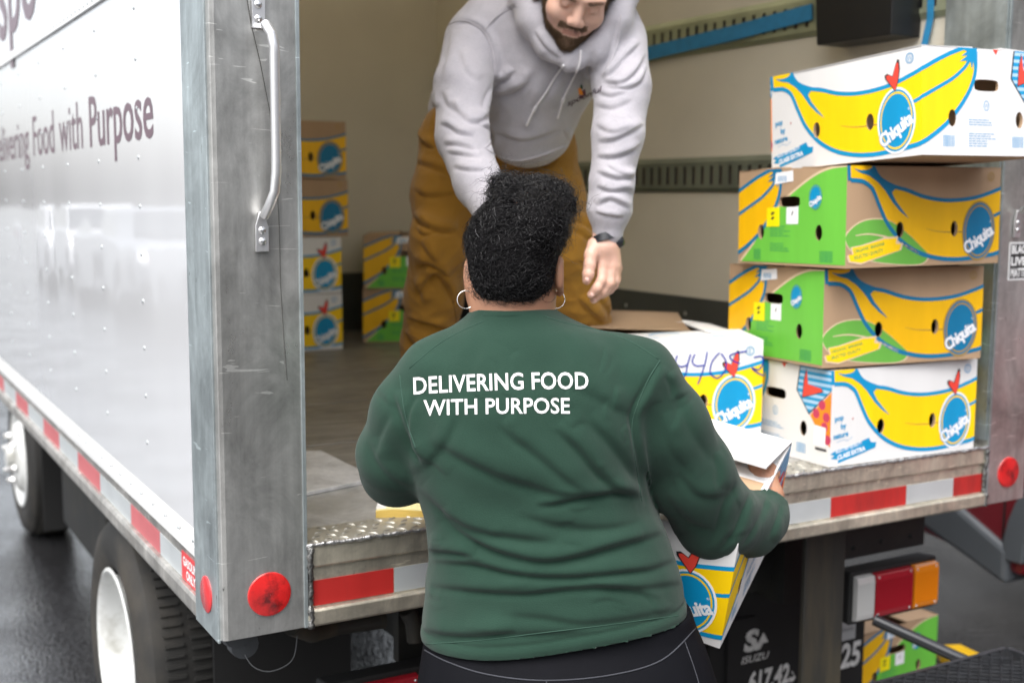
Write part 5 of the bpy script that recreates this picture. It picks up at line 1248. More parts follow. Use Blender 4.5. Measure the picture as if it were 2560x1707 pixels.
# hair: scalp mass, bun and curls
bun = LP(1222, 478, 2.185)
F = Field(LP(1185, 720, 2.12)+np.array([-.14, -.16, -.01]), LP(1185, 380, 2.12)+np.array([.15, .20, .02]), .0045)
F.ell(hp(0, .018, .050), (.083, .098, .082), .02, 'u', HM); F.ell(hp(0, .032, .008), (.076, .076, .068), .02, 'u', HM); F.ell(LP(1200, 530, 2.17), (.070, .080, .06), .012)
F.ell(bun, (.062, .062, .052), .004); F.ell(LP(1160, 440, 2.16), (.024, .030, .024), .006); F.ell(LP(1296, 470, 2.13), (.022, .022, .018), .005); F.ell(LP(1262, 452, 2.14), (.034, .030, .024), .005); F.ell(LP(1240, 520, 2.085), (.046, .040, .050), .010); F.ell(LP(1150, 505, 2.10), (.030, .034, .040), .006)
# keep ears and face free
for q in (-1, 1): F.ell(hp(q*(.096 if q > 0 else .104), .024 if q > 0 else .004, -.012), (.032, .075 if q > 0 else .050, .054), .006, 's', HM); F.ell(hp(q*.082, .03, -.075), (.035, .07, .045), .01, 's', HM)
F.ell(hp(0, .07, -.102), (.10, .08, .050), .008, 's', HM)
F.ell(hp(0, -.085, -.03), (.075, .07, .085), .01, 's', HM)
HV, HQ = F.mesh(); HV = smooth(HV, HQ, 1)
HV = HV+vnormals(HV, HQ)*(wob(HV, .0025, 160, 11, 8))[:, None]
field_obj('hair', HV, HQ, M_HAIRB, woman, woff)
def curls(HV, HQ, n, seed, length, rcurl, lift, turns, k=16, rad=(.00022, .0004), bun_c=None, mask=None, wild=0., cm=12.):
    r = np.random.default_rng(seed); N_ = vnormals(HV, HQ); ids = r.integers(0, len(HV), n); L = length*r.uniform(.45, 1.3, n)
    if mask is not None: ok = mask(HV); cand = np.nonzero(ok)[0]; ids = cand[r.integers(0, len(cand), n)]
    L = length*r.uniform(.45, 1.3, n)
    hl = np.abs((HV[ids]-hp(0, 0, 0))@HM); okk = ~((hl[:, 0] > .050) & (((HV[ids]-hp(0, 0, 0))@HM)[:, 2] < .042)) | (r.random(n) < .03); ids = ids[okk]; n = len(ids); L = L[okk]
    p = HV[ids]+r.normal(0, .002, (n, 3)); nn = N_[ids]
    tb = bun_c-p; dist = np.linalg.norm(tb, axis=1, keepdims=True); inbun = (dist[:, 0] < .078)
    t = tb/dist; sw = np.cross(nn, r.normal(0, 1, (n, 3))); t = np.where(inbun[:, None], sw, t+r.normal(0, .25+wild, (n, 3))); t = t-nn*(t*nn).sum(1, keepdims=True); t /= np.linalg.norm(t, axis=1, keepdims=True)+1e-9
    b = np.cross(nn, t); cur = []; curv = r.uniform(.85, 1.2, n)*cm
    ph = r.uniform(0, 6.28, n); w = turns*r.uniform(.6, 1.4, n); rc = rcurl*r.uniform(.4, 1.4, n); bend = r.normal(0, .25, n)
    for j in range(k):
        s = j/(k-1); l = L*s; th = l*curv*(1-wild*.6)     # follow the round head
        base = p+t*(np.sin(th)/curv)[:, None]-nn*((1-np.cos(th))/curv)[:, None]*(1-wild)+nn*(lift*(.25+s*.75)*r.uniform(.99, 1.01, n))[:, None]+b*(bend*l*s)[:, None]
        a_ = ph+w*2*PI*s; base = base+(b*np.cos(a_)[:, None]+nn*np.sin(a_)[:, None])*(rc*(min(1, s*4)))[:, None]; cur.append(base)
    return np.stack(cur, 1), r.uniform(*rad, n)
c1, r1 = curls(HV, HQ, 3800, 21, .070, .0042, .0006, 4.2, 26, (.0003, .0007), bun)
nb = lambda v: np.linalg.norm(v-bun, axis=1) < .088
c0, r0 = curls(HV, HQ, 2000, 20, .050, .0065, .0012, 2.6, 26, (.0004, .0010), bun, mask=nb, wild=.1, cm=15.)
c6, r6 = curls(HV, HQ, 420, 26, .050, .0070, .0004, 1.8, 26, (.0010, .0017), bun, mask=nb, cm=17.)
c7, r7 = curls(HV, HQ, 320, 27, .070, .0024, .0002, 1.6, 26, (.0008, .0014), bun, mask=lambda v: ~nb(v))
c5, r5 = curls(HV, HQ, 1200, 25, .060, .0050, .0008, 3.6, 26, (.0005, .0009), bun, mask=lambda v: ~nb(v))
c2, r2 = curls(HV, HQ, 600, 22, .045, .0045, .003, 2.2, 26, (.00018, .00030), bun, wild=.35)
c3, r3 = curls(HV, HQ, 420, 23, .050, .0070, .018, 1.9, 26, (.00013, .0002), bun, mask=lambda v: (v[:, 0] > LP(1260, 600, 2.15)[0]) | (v[:, 2] > LP(1200, 470, 2.15)[2]), wild=.7)
c4, r4 = curls(HV, HQ, 420, 24, .045, .0055, .003, 2.5, 26, (.0002, .0003), LP(1186, 900, 2.1), mask=lambda v: (v[:, 2] < LP(1186, 672, 2.1)[2]) & (v[:, 1] < 2.16))
strands(np.concatenate([c6, c7]), np.concatenate([r6, r7]), 'hair_locks', M_HAIR, woman, woff)
strands(np.concatenate([c0, c1, c2, c3, c4, c5]), np.concatenate([r0, r1, r2, r3, r4, r5]), 'curls', M_HAIR, woman, woff)
# ------------------------------------------------------------------ the man standing in the truck
moff = toW(np.array([LP(1180, 900, 3.40)[0], 3.40, ZB])); moff = np.array([moff[0], moff[1], ZB])
legL = [(LP(1055, 330, 3.42), .112), (LP(1022, 450, 3.34), .090), (LP(1010, 560, 3.27), .077), (LP(996, 680, 3.33), .078), (LP(985, 800, 3.38), .076), (LP(980, 935, 3.44), .072)]
legR = [(LP(1232, 345, 3.40), .112), (LP(1266, 450, 3.33), .090), (LP(1300, 570, 3.25), .080), (LP(1325, 680, 3.30), .082), (LP(1348, 800, 3.36), .080), (LP(1362, 935, 3.42), .074)]
sk = lambda c, dr: [(p, r-dr) for p, r in c]
# skin body
F = Field(np.minimum(LP(900, 1030, 3.5), LP(900, 1030, 2.6))-np.array([0, .35, .02]), LP(1560, -160, 3.2)+np.array([0, .65, .12]), .0085)
MHP, MHM = headframe(LP(1322, -14, 2.950), .16, .70, .20, 1.05)
armL = [(LP(1092, 92, 3.13), .078), (LP(1062, 200, 3.02), .068), (LP(1062, 315, 2.94), .062), (LP(1098, 420, 2.84), .055), (LP(1155, 520, 2.72), .040)]
armR = [(LP(1412, 92, 3.06), .080), (LP(1428, 200, 2.99), .069), (LP(1420, 310, 2.93), .060), (LP(1405, 420, 2.91), .051), (LP(1398, 505, 2.905), .040)]
F.chain([(LP(1130, 270, 3.42), .12), (LP(1190, 210, 3.28), .12), (LP(1268, 120, 3.14), .13)], .03); F.chain([(LP(1300, 60, 3.10), .06), (MHP(0, .03, -.03), .055)], .03)
F.chain(sk(legL, .028), .02); F.chain(sk(legR, .028), .02); F.chain(sk(armL, .022), .02); F.chain(sk(armR, .020)+[(LP(1395, 548, 2.905), .0265)], .02)
V, Q = F.mesh(); V = smooth(V, Q, 1)
G = Field(LP(1322, 17, 2.95)-np.array([.16, .17, .17]), LP(1322, 17, 2.95)+np.array([.16, .17, .17]), .0032); head_field(G, MHP, MHM, 1.05); HV2, HQ2 = G.mesh(); HV2 = smooth(HV2, HQ2, 1, .4)
def hx(X, Y, d): return LP((1380+X/4.612)/1.08844, (520+Y/4.612)/1.08844, d)
mh = [[(hx(600, 300, 2.905), .0275), (hx(598, 390, 2.90), .0275), (hx(590, 470, 2.895), .030)],
      [(hx(590, 470, 2.895), .027), (hx(598, 650, 2.885), .0165)], [(hx(630, 470, 2.895), .026), (hx(668, 655, 2.89), .0165)], [(hx(660, 470, 2.90), .024), (hx(715, 668, 2.895), .0155)], [(hx(680, 470, 2.905), .022), (hx(745, 690, 2.905), .0135)],
      [(hx(500, 430, 2.89), .020), (hx(455, 540, 2.875), .0165), (hx(435, 660, 2.865), .0138), (hx(420, 760, 2.86), .0132), (hx(402, 835, 2.86), .0105)],
      [(hx(590, 650, 2.885), .0145), (hx(575, 830, 2.87), .0122), (hx(520, 920, 2.865), .0112), (hx(450, 1000, 2.87), .0092)],
      [(hx(672, 665, 2.888), .0142), (hx(668, 860, 2.876), .0122), (hx(590, 960, 2.88), .0112), (hx(480, 1060, 2.89), .0090)],
      [(hx(718, 680, 2.895), .0132), (hx(722, 850, 2.89), .0115), (hx(668, 935, 2.895), .0105), (hx(585, 1005, 2.905), .0088)],
      [(hx(748, 700, 2.905), .0118), (hx(745, 820, 2.91), .0100), (hx(715, 895, 2.915), .0092), (hx(660, 945, 2.92), .0078)]]
wl = LP(1160, 528, 2.71)
def o5(x, y, z): return wl+np.array([x, y, z])
mh2 = [[(wl, .028), (o5(.02, -.03, -.03), .027)]]+[[(o5(.02+dx, -.03, -.03), .018), (o5(.03+dx*1.3, -.05, -.085), .013), (o5(.03+dx*1.4, -.045, -.125), .010), (o5(.03+dx*1.4, -.03, -.155), .0085)] for dx in (-.026, -.008, .010, .026)]+[[(o5(.0, -.03, -.01), .017), (o5(-.035, -.045, -.05), .012), (o5(-.045, -.045, -.085), .010)]]
HA = hand(mh, .0026)
V, Q = join([(V, Q), (HV2, HQ2), HA, hand(mh2, .0032)])
def beardmask(l):
    x, y, z = np.abs(l[:, 0]), l[:, 1], l[:, 2]; jaw = (z < -.030-.0*x)*(y < .045)
    side = (x > .046)*(z < .030)*(z > -.06)*(y < .020)*(y > -.055); mus = (z < -.022)*(z > -.040)*(x < .034)*(y < -.080); lips = (x < .019)*(z > -.056)*(z < -.036)*(y < -.082); fr = (z < -.052)*(y < .02)
    m_ = (jaw*(z < -.058+.30*np.clip(x-.02, 0, .04))+side+mus*1.2+fr); m_ = np.where(lips, 0, m_); m_ = np.where((z > -.045)*(x < .036)*(y < -.045)*(~mus.astype(bool)), 0, m_); return np.clip(m_, 0, 1)*(z > -.11)
# lips get their own tone
man_mi = np.zeros(len(Q), int); cen = V[Q].mean(1)
loc_h = (cen-MHP(0, 0, 0))@MHM
man_mi[(beardmask(loc_h) > .3) & (np.linalg.norm(loc_h, axis=1) < .16)] = 2
man_mi[(np.abs(loc_h[:, 0]) < .021) & (loc_h[:, 1] < -.088) & (np.abs(loc_h[:, 2]+.0455) < .0065)] = 1
man = field_obj('person', V, Q, [M_SKINL, M_LIP, mat('skin under beard', (.24, .145, .095), .7, var=.2, vscale=120)], None, moff, man_mi); man.location = moff
tag(man, 'bearded man in light grey hoodie and brown canvas trousers bending down inside the truck', 'person')
# trousers
F = Field(LP(900, 1000, 3.3)-np.array([0, .25, .0]), LP(1450, 230, 3.42)+np.array([.02, .35, .03]), .0085)
F.chain(legL, .03); F.chain(legR, .03); F.ell(LP(1118, 300, 3.44), (.170, .13, .13), .04); F.ell(LP(1160, 345, 3.36), (.165, .12, .08), .04)
V, Q = F.mesh(); V = smooth(V, Q, 1); V, Q = subdiv(V, Q); V = smooth(V, Q, 1, .5)
cz_ = ZB+.045; V[:, 2] = np.maximum(V[:, 2], cz_)
pp = lambda pts: [((p[0]*.3955+860)/1.08844, (p[1]*.3955+380)/1.08844) for p in pts]
MF = [(pp([(435, 390), (500, 455), (600, 495), (720, 500)]), .013, .012), (pp([(580, 500), (500, 520), (455, 470)]), .010, .006), (pp([(470, 900), (560, 770), (640, 830), (700, 960)]), .012, .010), (pp([(450, 720), (520, 700), (600, 730), (660, 790)]), .014, .010),
      (pp([(400, 1050), (520, 1080), (640, 1110), (700, 1100)]), .008, .007), (pp([(480, 560), (540, 640), (600, 690)]), .014, .007), (pp([(440, 800), (480, 880), (500, 960)]), .013, .007), (pp([(380, 1130), (440, 1200), (500, 1290)]), .014, .008),
      (pp([(1450, 420), (1540, 470), (1590, 520)]), .013, .009), (pp([(1440, 480), (1520, 520), (1600, 600)]), .012, .008), (pp([(1500, 700), (1600, 760), (1680, 840)]), .013, .008), (pp([(1480, 920), (1560, 1010), (1640, 1080)]), .014, .009), (pp([(1580, 900), (1660, 980), (1700, 1080)]), .012, .007),
      (pp([(900, 20), (1050, 85), (1250, 70), (1400, 10)]), .010, .006), ([(950, 370), (985, 380), (1040, 400)], .012, .008), ([(948, 300), (975, 330), (1000, 340)], .010, .009), ([(945, 430), (985, 450), (1060, 440)], .013, .006)]
V = V+vnormals(V, Q)*(wob(V, .0045, 26, 31, 6, aniso=(1, 1, 1.5))+wob(V, .0022, 60, 33, 4, True, aniso=(1, 1, 1.4)))[:, None]
V = folds(V, Q, [(p_, w_*.9, a_*1.3) for p_, w_, a_ in MF], 3.2)
field_obj('trousers', V, Q, M_TAN, man, moff); TV, TQ = V, Q
kt = dict(m_=mat('brown seam thread', (.12, .055, .01), .9), VV=TV, QQ=TQ, par=man, off=moff)
seam([(935, 765), (980, 790), (1035, 800)], .0014, **kt); seam([(1040, 690), (1048, 740), (1040, 790)], .0014, **kt); seam([(1330, 600), (1370, 610), (1400, 640)], .0014, **kt)
for c in (legL[-1][0], legR[-1][0]):
    s5 = Field(np.array([c[0]-.10, c[1]-.26, ZB-.02]), np.array([c[0]+.10, c[1]+.14, ZB+.20]), .007); s5.cap((c[0], c[1]+.02, ZB+.05), (c[0], c[1]-.17, ZB+.04), .052, .045, .02); s5.cap((c[0], c[1]+.01, ZB+.16), (c[0], c[1]+.01, ZB+.05), .052, .052, .02)
    v, qq = s5.mesh(); v[:, 2] = np.maximum(v[:, 2], ZB+.001); field_obj('boot', smooth(v, qq, 1), qq, mat('dark brown leather', (.05, .03, .02), .6), man, moff)
# hoodie
F = Field(LP(940, 560, 3.0)-np.array([0, .45, .0]), LP(1540, -150, 3.05)+np.array([.04, .60, .05]), .0078)
F.cap(LP(1115, 262, 3.47), LP(1190, 205, 3.32), .150, .150, .04, sc=(.92, 1, 1)); F.cap(LP(1190, 205, 3.32), LP(1262, 100, 3.17), .150, .158, .04, sc=(.88, 1, 1)); F.cap(LP(1240, 160, 3.14), LP(1214, 300, 3.24), .115, .098, .05, sc=(.85, 1, 1))
F.cap(LP(1130, 60, 3.14), LP(1385, 50, 3.08), .085, .085, .04)
F.chain(armL, .022); F.chain(armR[:-1]+[(LP(1401, 470, 2.905), .048), (LP(1399, 486, 2.905), .049), (LP(1398, 498, 2.905), .040)], .02)
F.cap(LP(1399, 500, 2.905), LP(1396, 536, 2.905), .0355, .0375, .006)
hood = [(LP(1240, -70, 3.08), .042), (LP(1215, -20, 3.02), .042), (LP(1228, 45, 2.985), .038), (LP(1262, 105, 2.965), .030), (LP(1312, 140, 2.955), .020), (LP(1368, 112, 2.955), .028), (LP(1412, 45, 2.975), .034), (LP(1440, -30, 3.01), .036), (LP(1410, -110, 3.12), .036)]
F.chain(hood, .030)
F.ell(MHP(0, -.02, .01), (.078, .112, .112), .006, 's', MHM)
V, Q = F.mesh(); V = smooth(V, Q, 2); V, Q = subdiv(V, Q); V = smooth(V, Q, 1, .5)
hp3 = lambda pts: [((p[0]/2.45+740)/1.08844, (p[1]/2.45)/1.08844) for p in pts]
HF = [(hp3([(1370, 20), (1280, 70), (1160, 190)]), .007, .004), (hp3([(975, 150), (1060, 135), (1150, 190), (1210, 320), (1220, 480)]), .008, .008), (hp3([(1340, 430), (1290, 480), (1220, 500)]), .010, .010), (hp3([(1420, 500), (1340, 560), (1250, 580), (1200, 560)]), .014, .008),
      (hp3([(1220, 520), (1170, 600), (1150, 690)]), .010, .006), (hp3([(1190, 690), (1120, 745), (1040, 740)]), .012, .009), (hp3([(950, 620), (1010, 700), (1060, 740)]), .012, .007), (hp3([(1090, 830), (1000, 815), (930, 770), (880, 760)]), .009, .010), (hp3([(1120, 930), (1010, 890), (900, 880)]), .010, .009), (hp3([(1140, 960), (1040, 950), (920, 930)]), .009, .007),
      (hp3([(1160, 1040), (1060, 1040), (960, 1020)]), .010, .007), (hp3([(900, 560), (930, 640), (1000, 690)]), .012, .006), (hp3([(1000, 300), (1040, 420), (1120, 500)]), .014, .006), (hp3([(950, 180), (930, 330), (880, 500)]), .014, .004),
      (hp3([(2110, 260), (2010, 360), (1930, 450), (1870, 480)]), .008, .009), (hp3([(2140, 330), (2080, 440), (1990, 510), (1880, 500)]), .009, .009), (hp3([(2150, 400), (2110, 500), (2020, 540), (1900, 530)]), .009, .007), (hp3([(1840, 560), (1930, 590), (2030, 560)]), .010, .006),
      (hp3([(1830, 640), (1940, 660), (2060, 610)]), .012, .005), (hp3([(1830, 760), (1940, 810), (2060, 770)]), .012, .006), (hp3([(1850, 870), (1960, 850), (2080, 790), (2130, 760)]), .011, .009), (hp3([(1840, 960), (1950, 960), (2060, 920), (2110, 880)]), .010, .009), (hp3([(1840, 1050), (1960, 1090), (2060, 1080), (2090, 1030)]), .010, .009),
      (hp3([(1840, 1140), (1930, 1170), (2020, 1160), (2065, 1190)]), .010, .009), (hp3([(1840, 1260), (1920, 1220), (2000, 1250), (2045, 1280)]), .009, .009), (hp3([(1830, 1300), (1920, 1320), (2010, 1330)]), .007, .006), (hp3([(1900, 1010), (1980, 1060), (2060, 1090)]), .009, .005),
      (hp3([(1550, 330), (1480, 500), (1430, 640)]), .016, .006), (hp3([(1640, 380), (1580, 520), (1520, 640)]), .014, .006), (hp3([(1740, 330), (1690, 480), (1640, 600)]), .014, .005), (hp3([(1840, 300), (1800, 420), (1760, 500)]), .014, .005),
      (hp3([(1450, 430), (1400, 520), (1310, 560)]), .016, .007), (hp3([(1120, 760), (1190, 790), (1210, 860), (1180, 910)]), .008, .008), (hp3([(1200, 800), (1400, 860), (1620, 790)]), .010, .004), (hp3([(1640, 790), (1660, 840), (1690, 880)]), .008, .006), (hp3([(1180, 920), (1300, 985), (1450, 985), (1640, 920)]), .006, .005),
      (hp3([(790, 560), (830, 600), (840, 660)]), .008, .009), (hp3([(860, 330), (820, 400), (800, 500)]), .012, .006), (hp3([(1990, 90), (1960, 200), (1930, 330), (1870, 480)]), .009, .005), (hp3([(1460, 190), (1530, 290), (1620, 360)]), .010, .007)]
V = V+vnormals(V, Q)*(wob(V, .0026, 40, 41, 6)+wob(V, .0009, 90, 43, 4, True))[:, None]
V = folds(V, Q, [(p_, w_*.85, a_*.95) for p_, w_, a_ in HF], 3.05)
field_obj('hoodie', V, Q, M_GREY, man, moff); GV, GQ = V, Q
gk = dict(m_=mat('pale hoodie seam', (.46, .44, .47), .9), VV=GV, QQ=GQ, par=man, off=moff)
seam(hp3([(925, 160), (990, 130), (1060, 135), (1150, 195), (1200, 300), (1222, 420), (1220, 495)]), .0018, **gk); seam(hp3([(1355, 35), (1270, 75), (1200, 130), (1155, 190)]), .0016, **gk); seam(hp3([(1990, 90), (1985, 200), (1950, 330), (1890, 450)]), .0016, **gk)
seam(hp3([(1150, 905), (1250, 960), (1350, 985), (1480, 960), (1660, 890)]), .0018, **gk); seam(hp3([(1195, 800), (1195, 860), (1160, 905)]), .0018, **gk)
# drawstrings lie on the chest
M_CORD = mat('white cord', (.74, .72, .74), .8, var=.05)
for pts in ([(1640, 400), (1590, 470), (1530, 570), (1470, 655), (1440, 710), (1412, 772)], [(1745, 310), (1735, 400), (1690, 500), (1640, 600), (1622, 660), (1603, 725)]):
    s = seam(hp3(pts), .0028, 'drawstring', M_CORD, VV=GV, QQ=GQ, par=man, off=moff, lift=.002); e0 = hp3(pts[3:5]); seam([e0[0], ((e0[0][0]+e0[1][0])/2, (e0[0][1]+e0[1][1])/2)], .0046, 'cord_knot', M_CORD, VV=GV, QQ=GQ, par=man, off=moff, lift=.003)
def hd_(T): T = np.array(T); return np.stack([(T[..., 0]/2.45+740)/1.08844, (T[..., 1]/2.45)/1.08844], -1)
T, w = text_tris('spoonful', .03); T = np.stack([1662+T[..., 0]/w*205+T[..., 1]*5, 652-T[..., 1]*36-T[..., 0]/w*90], -1)
decal(GV, GQ, hd_(T), 'chest_logo', mat('dark plum print', (.05, .025, .045), .7), man, moff, step=5.)
for pts, c in (([(1727, 545), (1742, 538), (1762, 582), (1735, 583)], srgb('#ee8a10')), ([(1733, 586), (1760, 584), (1752, 560), (1770, 545), (1776, 575), (1760, 603), (1735, 603)], srgb('#5b2140')), ([(1745, 515), (1758, 532), (1752, 552), (1741, 538)], srgb('#1f4a34'))):
    A_ = Art().poly(pts, 0, 0); decal(GV, GQ, hd_([t for t in A_.items[0][0]]), 'chest_logo', mat('logo ink %d' % int(c[0]*999), c, .7), man, moff, step=5.)
# watch
wc = [(hx(500, 335, 2.90)), (hx(600, 322, 2.905)), (hx(720, 370, 2.905))]
ax_ = np.array(hx(598, 390, 2.90))-np.array(hx(600, 300, 2.905)); ax_ /= np.linalg.norm(ax_); cc = hx(612, 338, 2.903); u1 = np.cross(ax_, [0, 1, 0]); u1 /= np.linalg.norm(u1); tilt = ax_*.35
u2 = np.cross(ax_, u1); ring = []
for k in range(33):
    a_ = 2*PI*k/32; ring.append(toW(cc+u1*math.cos(a_)*.0315+u2*math.sin(a_)*.0325-ax_*math.cos(a_)*.010)-moff)
M_WB = mat('black watch strap', (.012, .014, .018), .4, var=.1)
mb = MB(); vv_, ff_ = [], []
for k in range(32):
    a_ = 2*PI*k/32; c_ = cc+u1*math.cos(a_)*.031+u2*math.sin(a_)*.0325-ax_*(math.cos(a_)*.010-.004); o_ = (u1*math.cos(a_)+u2*math.sin(a_))
    for da, dr in ((-.0095, 0), (.0095, 0), (.0095, .0035), (-.0095, .0035)): vv_.append(toW(c_+ax_*da+o_*dr)-moff)
for k in range(32):
    for q in range(4): ff_.append((k*4+q, k*4+(q+1) % 4, ((k+1) % 32)*4+(q+1) % 4, ((k+1) % 32)*4+q))
mb.add(vv_, ff_).build('watch', M_WB, man, smooth='auto')
wcx = hx(742, 388, 2.90); s5 = Field(wcx-.04, wcx+.04, .0022); dn = (np.array([.92, -.35, -.05])); dn /= np.linalg.norm(dn)
s5.cap(wcx-dn*.003, wcx+dn*.004, .0165, .0165, .003, sc=(1, 1, 1)); v, qq = s5.mesh(); field_obj('watch_case', v, qq, M_WB, man, moff)
s5 = Field(wcx-.04, wcx+.04, .0022); s5.cap(wcx+dn*.0075, wcx+dn*.0085, .0125, .0125, .002); v, qq = s5.mesh(); field_obj('watch_glass', v, qq, M_GLS, man, moff)
# finger nails
for X_, Y_, d_ in ((405, 825, 2.850), (463, 1000, 2.862), (490, 1062, 2.882)):
    c = hx(X_, Y_, d_); s5 = Field(c-.02, c+.02, .0015); s5.ell(c, (.0058, .0045, .0062), .002); v, qq = s5.mesh(); field_obj('finger_nail', v, qq, mat('nail', (.66, .42, .36), .3), man, moff)
# eyes, brows, beard, hair
for q in ():
    s5 = Field(MHP(q*.031, -.084, .018)-.03, MHP(q*.031, -.084, .018)+.03, .0022); s5.ell(MHP(q*.031, -.0835, .017), (.0118, .0118, .0118), .002); v, qq = s5.mesh(); field_obj('eye', v, qq, mat('eye white', (.6, .56, .52), .2), man, moff)
def sample_hair(n, fn, L, rad, seed, dirn, name, m_, jit=.3, k=6, curl=.0):
    r = np.random.default_rng(seed); N_ = vnormals(HV2, HQ2); loc = (HV2-MHP(0, 0, 0))@MHM; w = fn(loc); cand = np.nonzero(w > 0)[0]; pr_ = w[cand]/w[cand].sum(); ids = cand[r.choice(len(cand), n, p=pr_)]
    p = HV2[ids]+r.normal(0, .0012, (n, 3)); nn = N_[ids]; D_ = np.array(dirn(loc[ids]))@MHM.T; D_ = D_+r.normal(0, jit, (n, 3)); D_ /= np.linalg.norm(D_, axis=1, keepdims=True); l = L*r.uniform(.5, 1.2, n)
    if callable(L): l = L
    cs = []
    for j in range(k): s = j/(k-1); cs.append(p-nn*.001+(nn*(.65*(1-s))+D_*(.35+.65*s))*(l*s)[:, None]+r.normal(0, curl, (n, 3))*s)
    return strands(np.stack(cs, 1), r.uniform(*rad, n), name, m_, man, moff)
sample_hair(13000, beardmask, .012, (.00022, .0004), 51, lambda l: np.stack([l[:, 0]*4, -.35+0*l[:, 0], -1+0*l[:, 0]], 1), 'beard', M_BEARD, .28)
sample_hair(2500, lambda l: beardmask(l)*(l[:, 2] < -.055)*(l[:, 1] < -.02), .013, (.00022, .0004), 52, lambda l: np.stack([l[:, 0]*3, -.3+0*l[:, 0], -1+0*l[:, 0]], 1), 'beard', M_BEARD, .22)
sample_hair(500, lambda l: ((np.abs(np.abs(l[:, 0])-.031) < .019)*(np.abs(l[:, 2]-.040-.08*(np.abs(l[:, 0])-.03)) < .0045)*(l[:, 1] < -.06)).astype(float), .008, (.0002, .0003), 53, lambda l: np.stack([np.sign(l[:, 0])*1., -.1+0*l[:, 0], .15+0*l[:, 0]], 1), 'eyebrow', M_BEARD, .2)
0 and sample_hair(250, lambda l: ((np.abs(np.abs(l[:, 0])-.031) < .013)*(np.abs(l[:, 2]-.0125) < .002)*(l[:, 1] < -.075)).astype(float), .006, (.00015, .0002), 55, lambda l: np.stack([0*l[:, 0], -1+0*l[:, 0], -.5+0*l[:, 0]], 1), 'eyelashes', M_BROWH, .2)
sample_hair(7000, lambda l: ((l[:, 2] > .07) | ((l[:, 1] > .02) & (l[:, 2] > -.02)) | ((np.abs(l[:, 0]) > .064) & (l[:, 2] > .0) & (l[:, 1] > -.045) & (l[:, 1] < .02))).astype(float)*((l[:, 1] > -.06) | (l[:, 2] > .10)), .022, (.0003, .0005), 54, lambda l: np.stack([l[:, 0]*5, .6+0*l[:, 0], -.3+0*l[:, 0]], 1), 'hair', M_BROWH, .3)
# ------------------------------------------------------------------ remaining boxes
M = rotm(rad(-19), 0, 0, (0, 0, 0))
place('white_pen', 'white banana box with blue handwritten numbers, its lid flap raised, left of the stack', tuple(np.array([1.50, .205, .982])-M[:3, :3]@np.array([BL, 0, 0])), -19, 0, 0, flaps=False)
pen = [o for o in bpy.data.objects if o.get('label', '').startswith('white banana box with blue')][0]
b = MB(); L, W, H = BL, BW, BH
b.add([(.0, 0, H), (L, 0, H), (L, .17, H+.010), (.0, .15, H-.002)], [(0, 1, 2, 3)]); b.add([(L, 0, H), (L, W, H+.0), (L-.12, W-.02, H+.018), (L-.12, .12, H+.014)], [(0, 1, 2, 3)]); b.add([(L, W, H), (.1, W, H), (.12, W-.15, H+.02), (L-.1, W-.13, H+.026)], [(0, 1, 2, 3)])
o = b.build('top_flaps', M_CW, pen); q_ = o.modifiers.new('t', 'SOLIDIFY'); q_.thickness = .004
b = MB(); n = 8; v_ = []
for i in range(n+1):
    t = i/n; z_ = H+.016+.030*t**1.6; 
    for x_ in (.10, .38): v_.append((x_+.03*t, .17+.20*t, z_+.012*math.sin(x_*9)))
b.add(v_, [(2*i, 2*i+1, 2*i+3, 2*i+2) for i in range(n)]); o = b.build('raised_flap', M_IN, pen, smooth=True); q_ = o.modifiers.new('t', 'SOLIDIFY'); q_.thickness = .004
A = Art(); rs = random.Random(4); barcode(A, .40, .05, .055, .03, I_PB, 0, rs); text_block(A, .10, .06, .2, 2, I_PB, 0, rs, .01); A.stroke(cr_curve([(.24, .10), (.28, .125), (.33, .115)], 5), .006, I_BL, 0)
mb = MB()
for polys, mi, l_ in A.items:
    for p in polys: mb.add([(a[0], a[1], H+.0042+a[1]*.06) for a in p], [tuple(range(len(p)))], mi)
keep_build(mb, 'print', INKS, pen)
# the box the woman holds, tipped towards her, lid open
HM4 = rotm(rad(-56.27), rad(17.1), rad(11.83), (.5391, -.0247, .8349))
held = banana_box('white_w', 'open white banana box tipped in the woman\'s hands beside her hip', Matrix(HM4.tolist()), GR, False)
b = MB(); g = .0045
b.add([(0, W, H), (L, W, H), (L-.012, W-.185, H+.036), (.02, W-.175, H+.030)], [(0, 1, 2, 3)])
o = b.build('top_flap', M_CW, held); q_ = o.modifiers.new('t', 'SOLIDIFY'); q_.thickness = g
b = MB(); b.add([(0, 0, H), (L, 0, H), (L-.01, .272, H-.008), (.01, .272, H-.008)], [(0, 1, 2, 3)]); o = b.build('top_flap', M_CW, held); q_ = o.modifiers.new('t', 'SOLIDIFY'); q_.thickness = g
b = MB(); b.add([(L, .01, H-.001), (L, W-.01, H-.001), (L-.12, W-.03, H-.022), (L-.12, .03, H-.022)], [(0, 1, 2, 3)]); o = b.build('top_flap', M_CW, held); q_ = o.modifiers.new('t', 'SOLIDIFY'); q_.thickness = g
b = MB(); b.add([(L-.012, .195, H-.0005), (L-.012, .232, H-.0015), (L-.35, .232, H-.0015), (L-.35, .205, H-.0005)], [(0, 1, 2, 3)]); o = b.build('inner_flap', M_CB, held); q_ = o.modifiers.new('t', 'SOLIDIFY'); q_.thickness = .003
A = Art(); A.ell(L-.17, .10, .014, .014, I_BL, 0, ring=.62, n=6); text_block(A, L-.12, .12, .07, 3, I_TX, 0, rs, .008); A.rect(L-.25, .165, L-.08, .167, I_BL, 0); barcode(A, L-.06, .12, .02, .02, I_PB, 0, rs)
mb = MB()
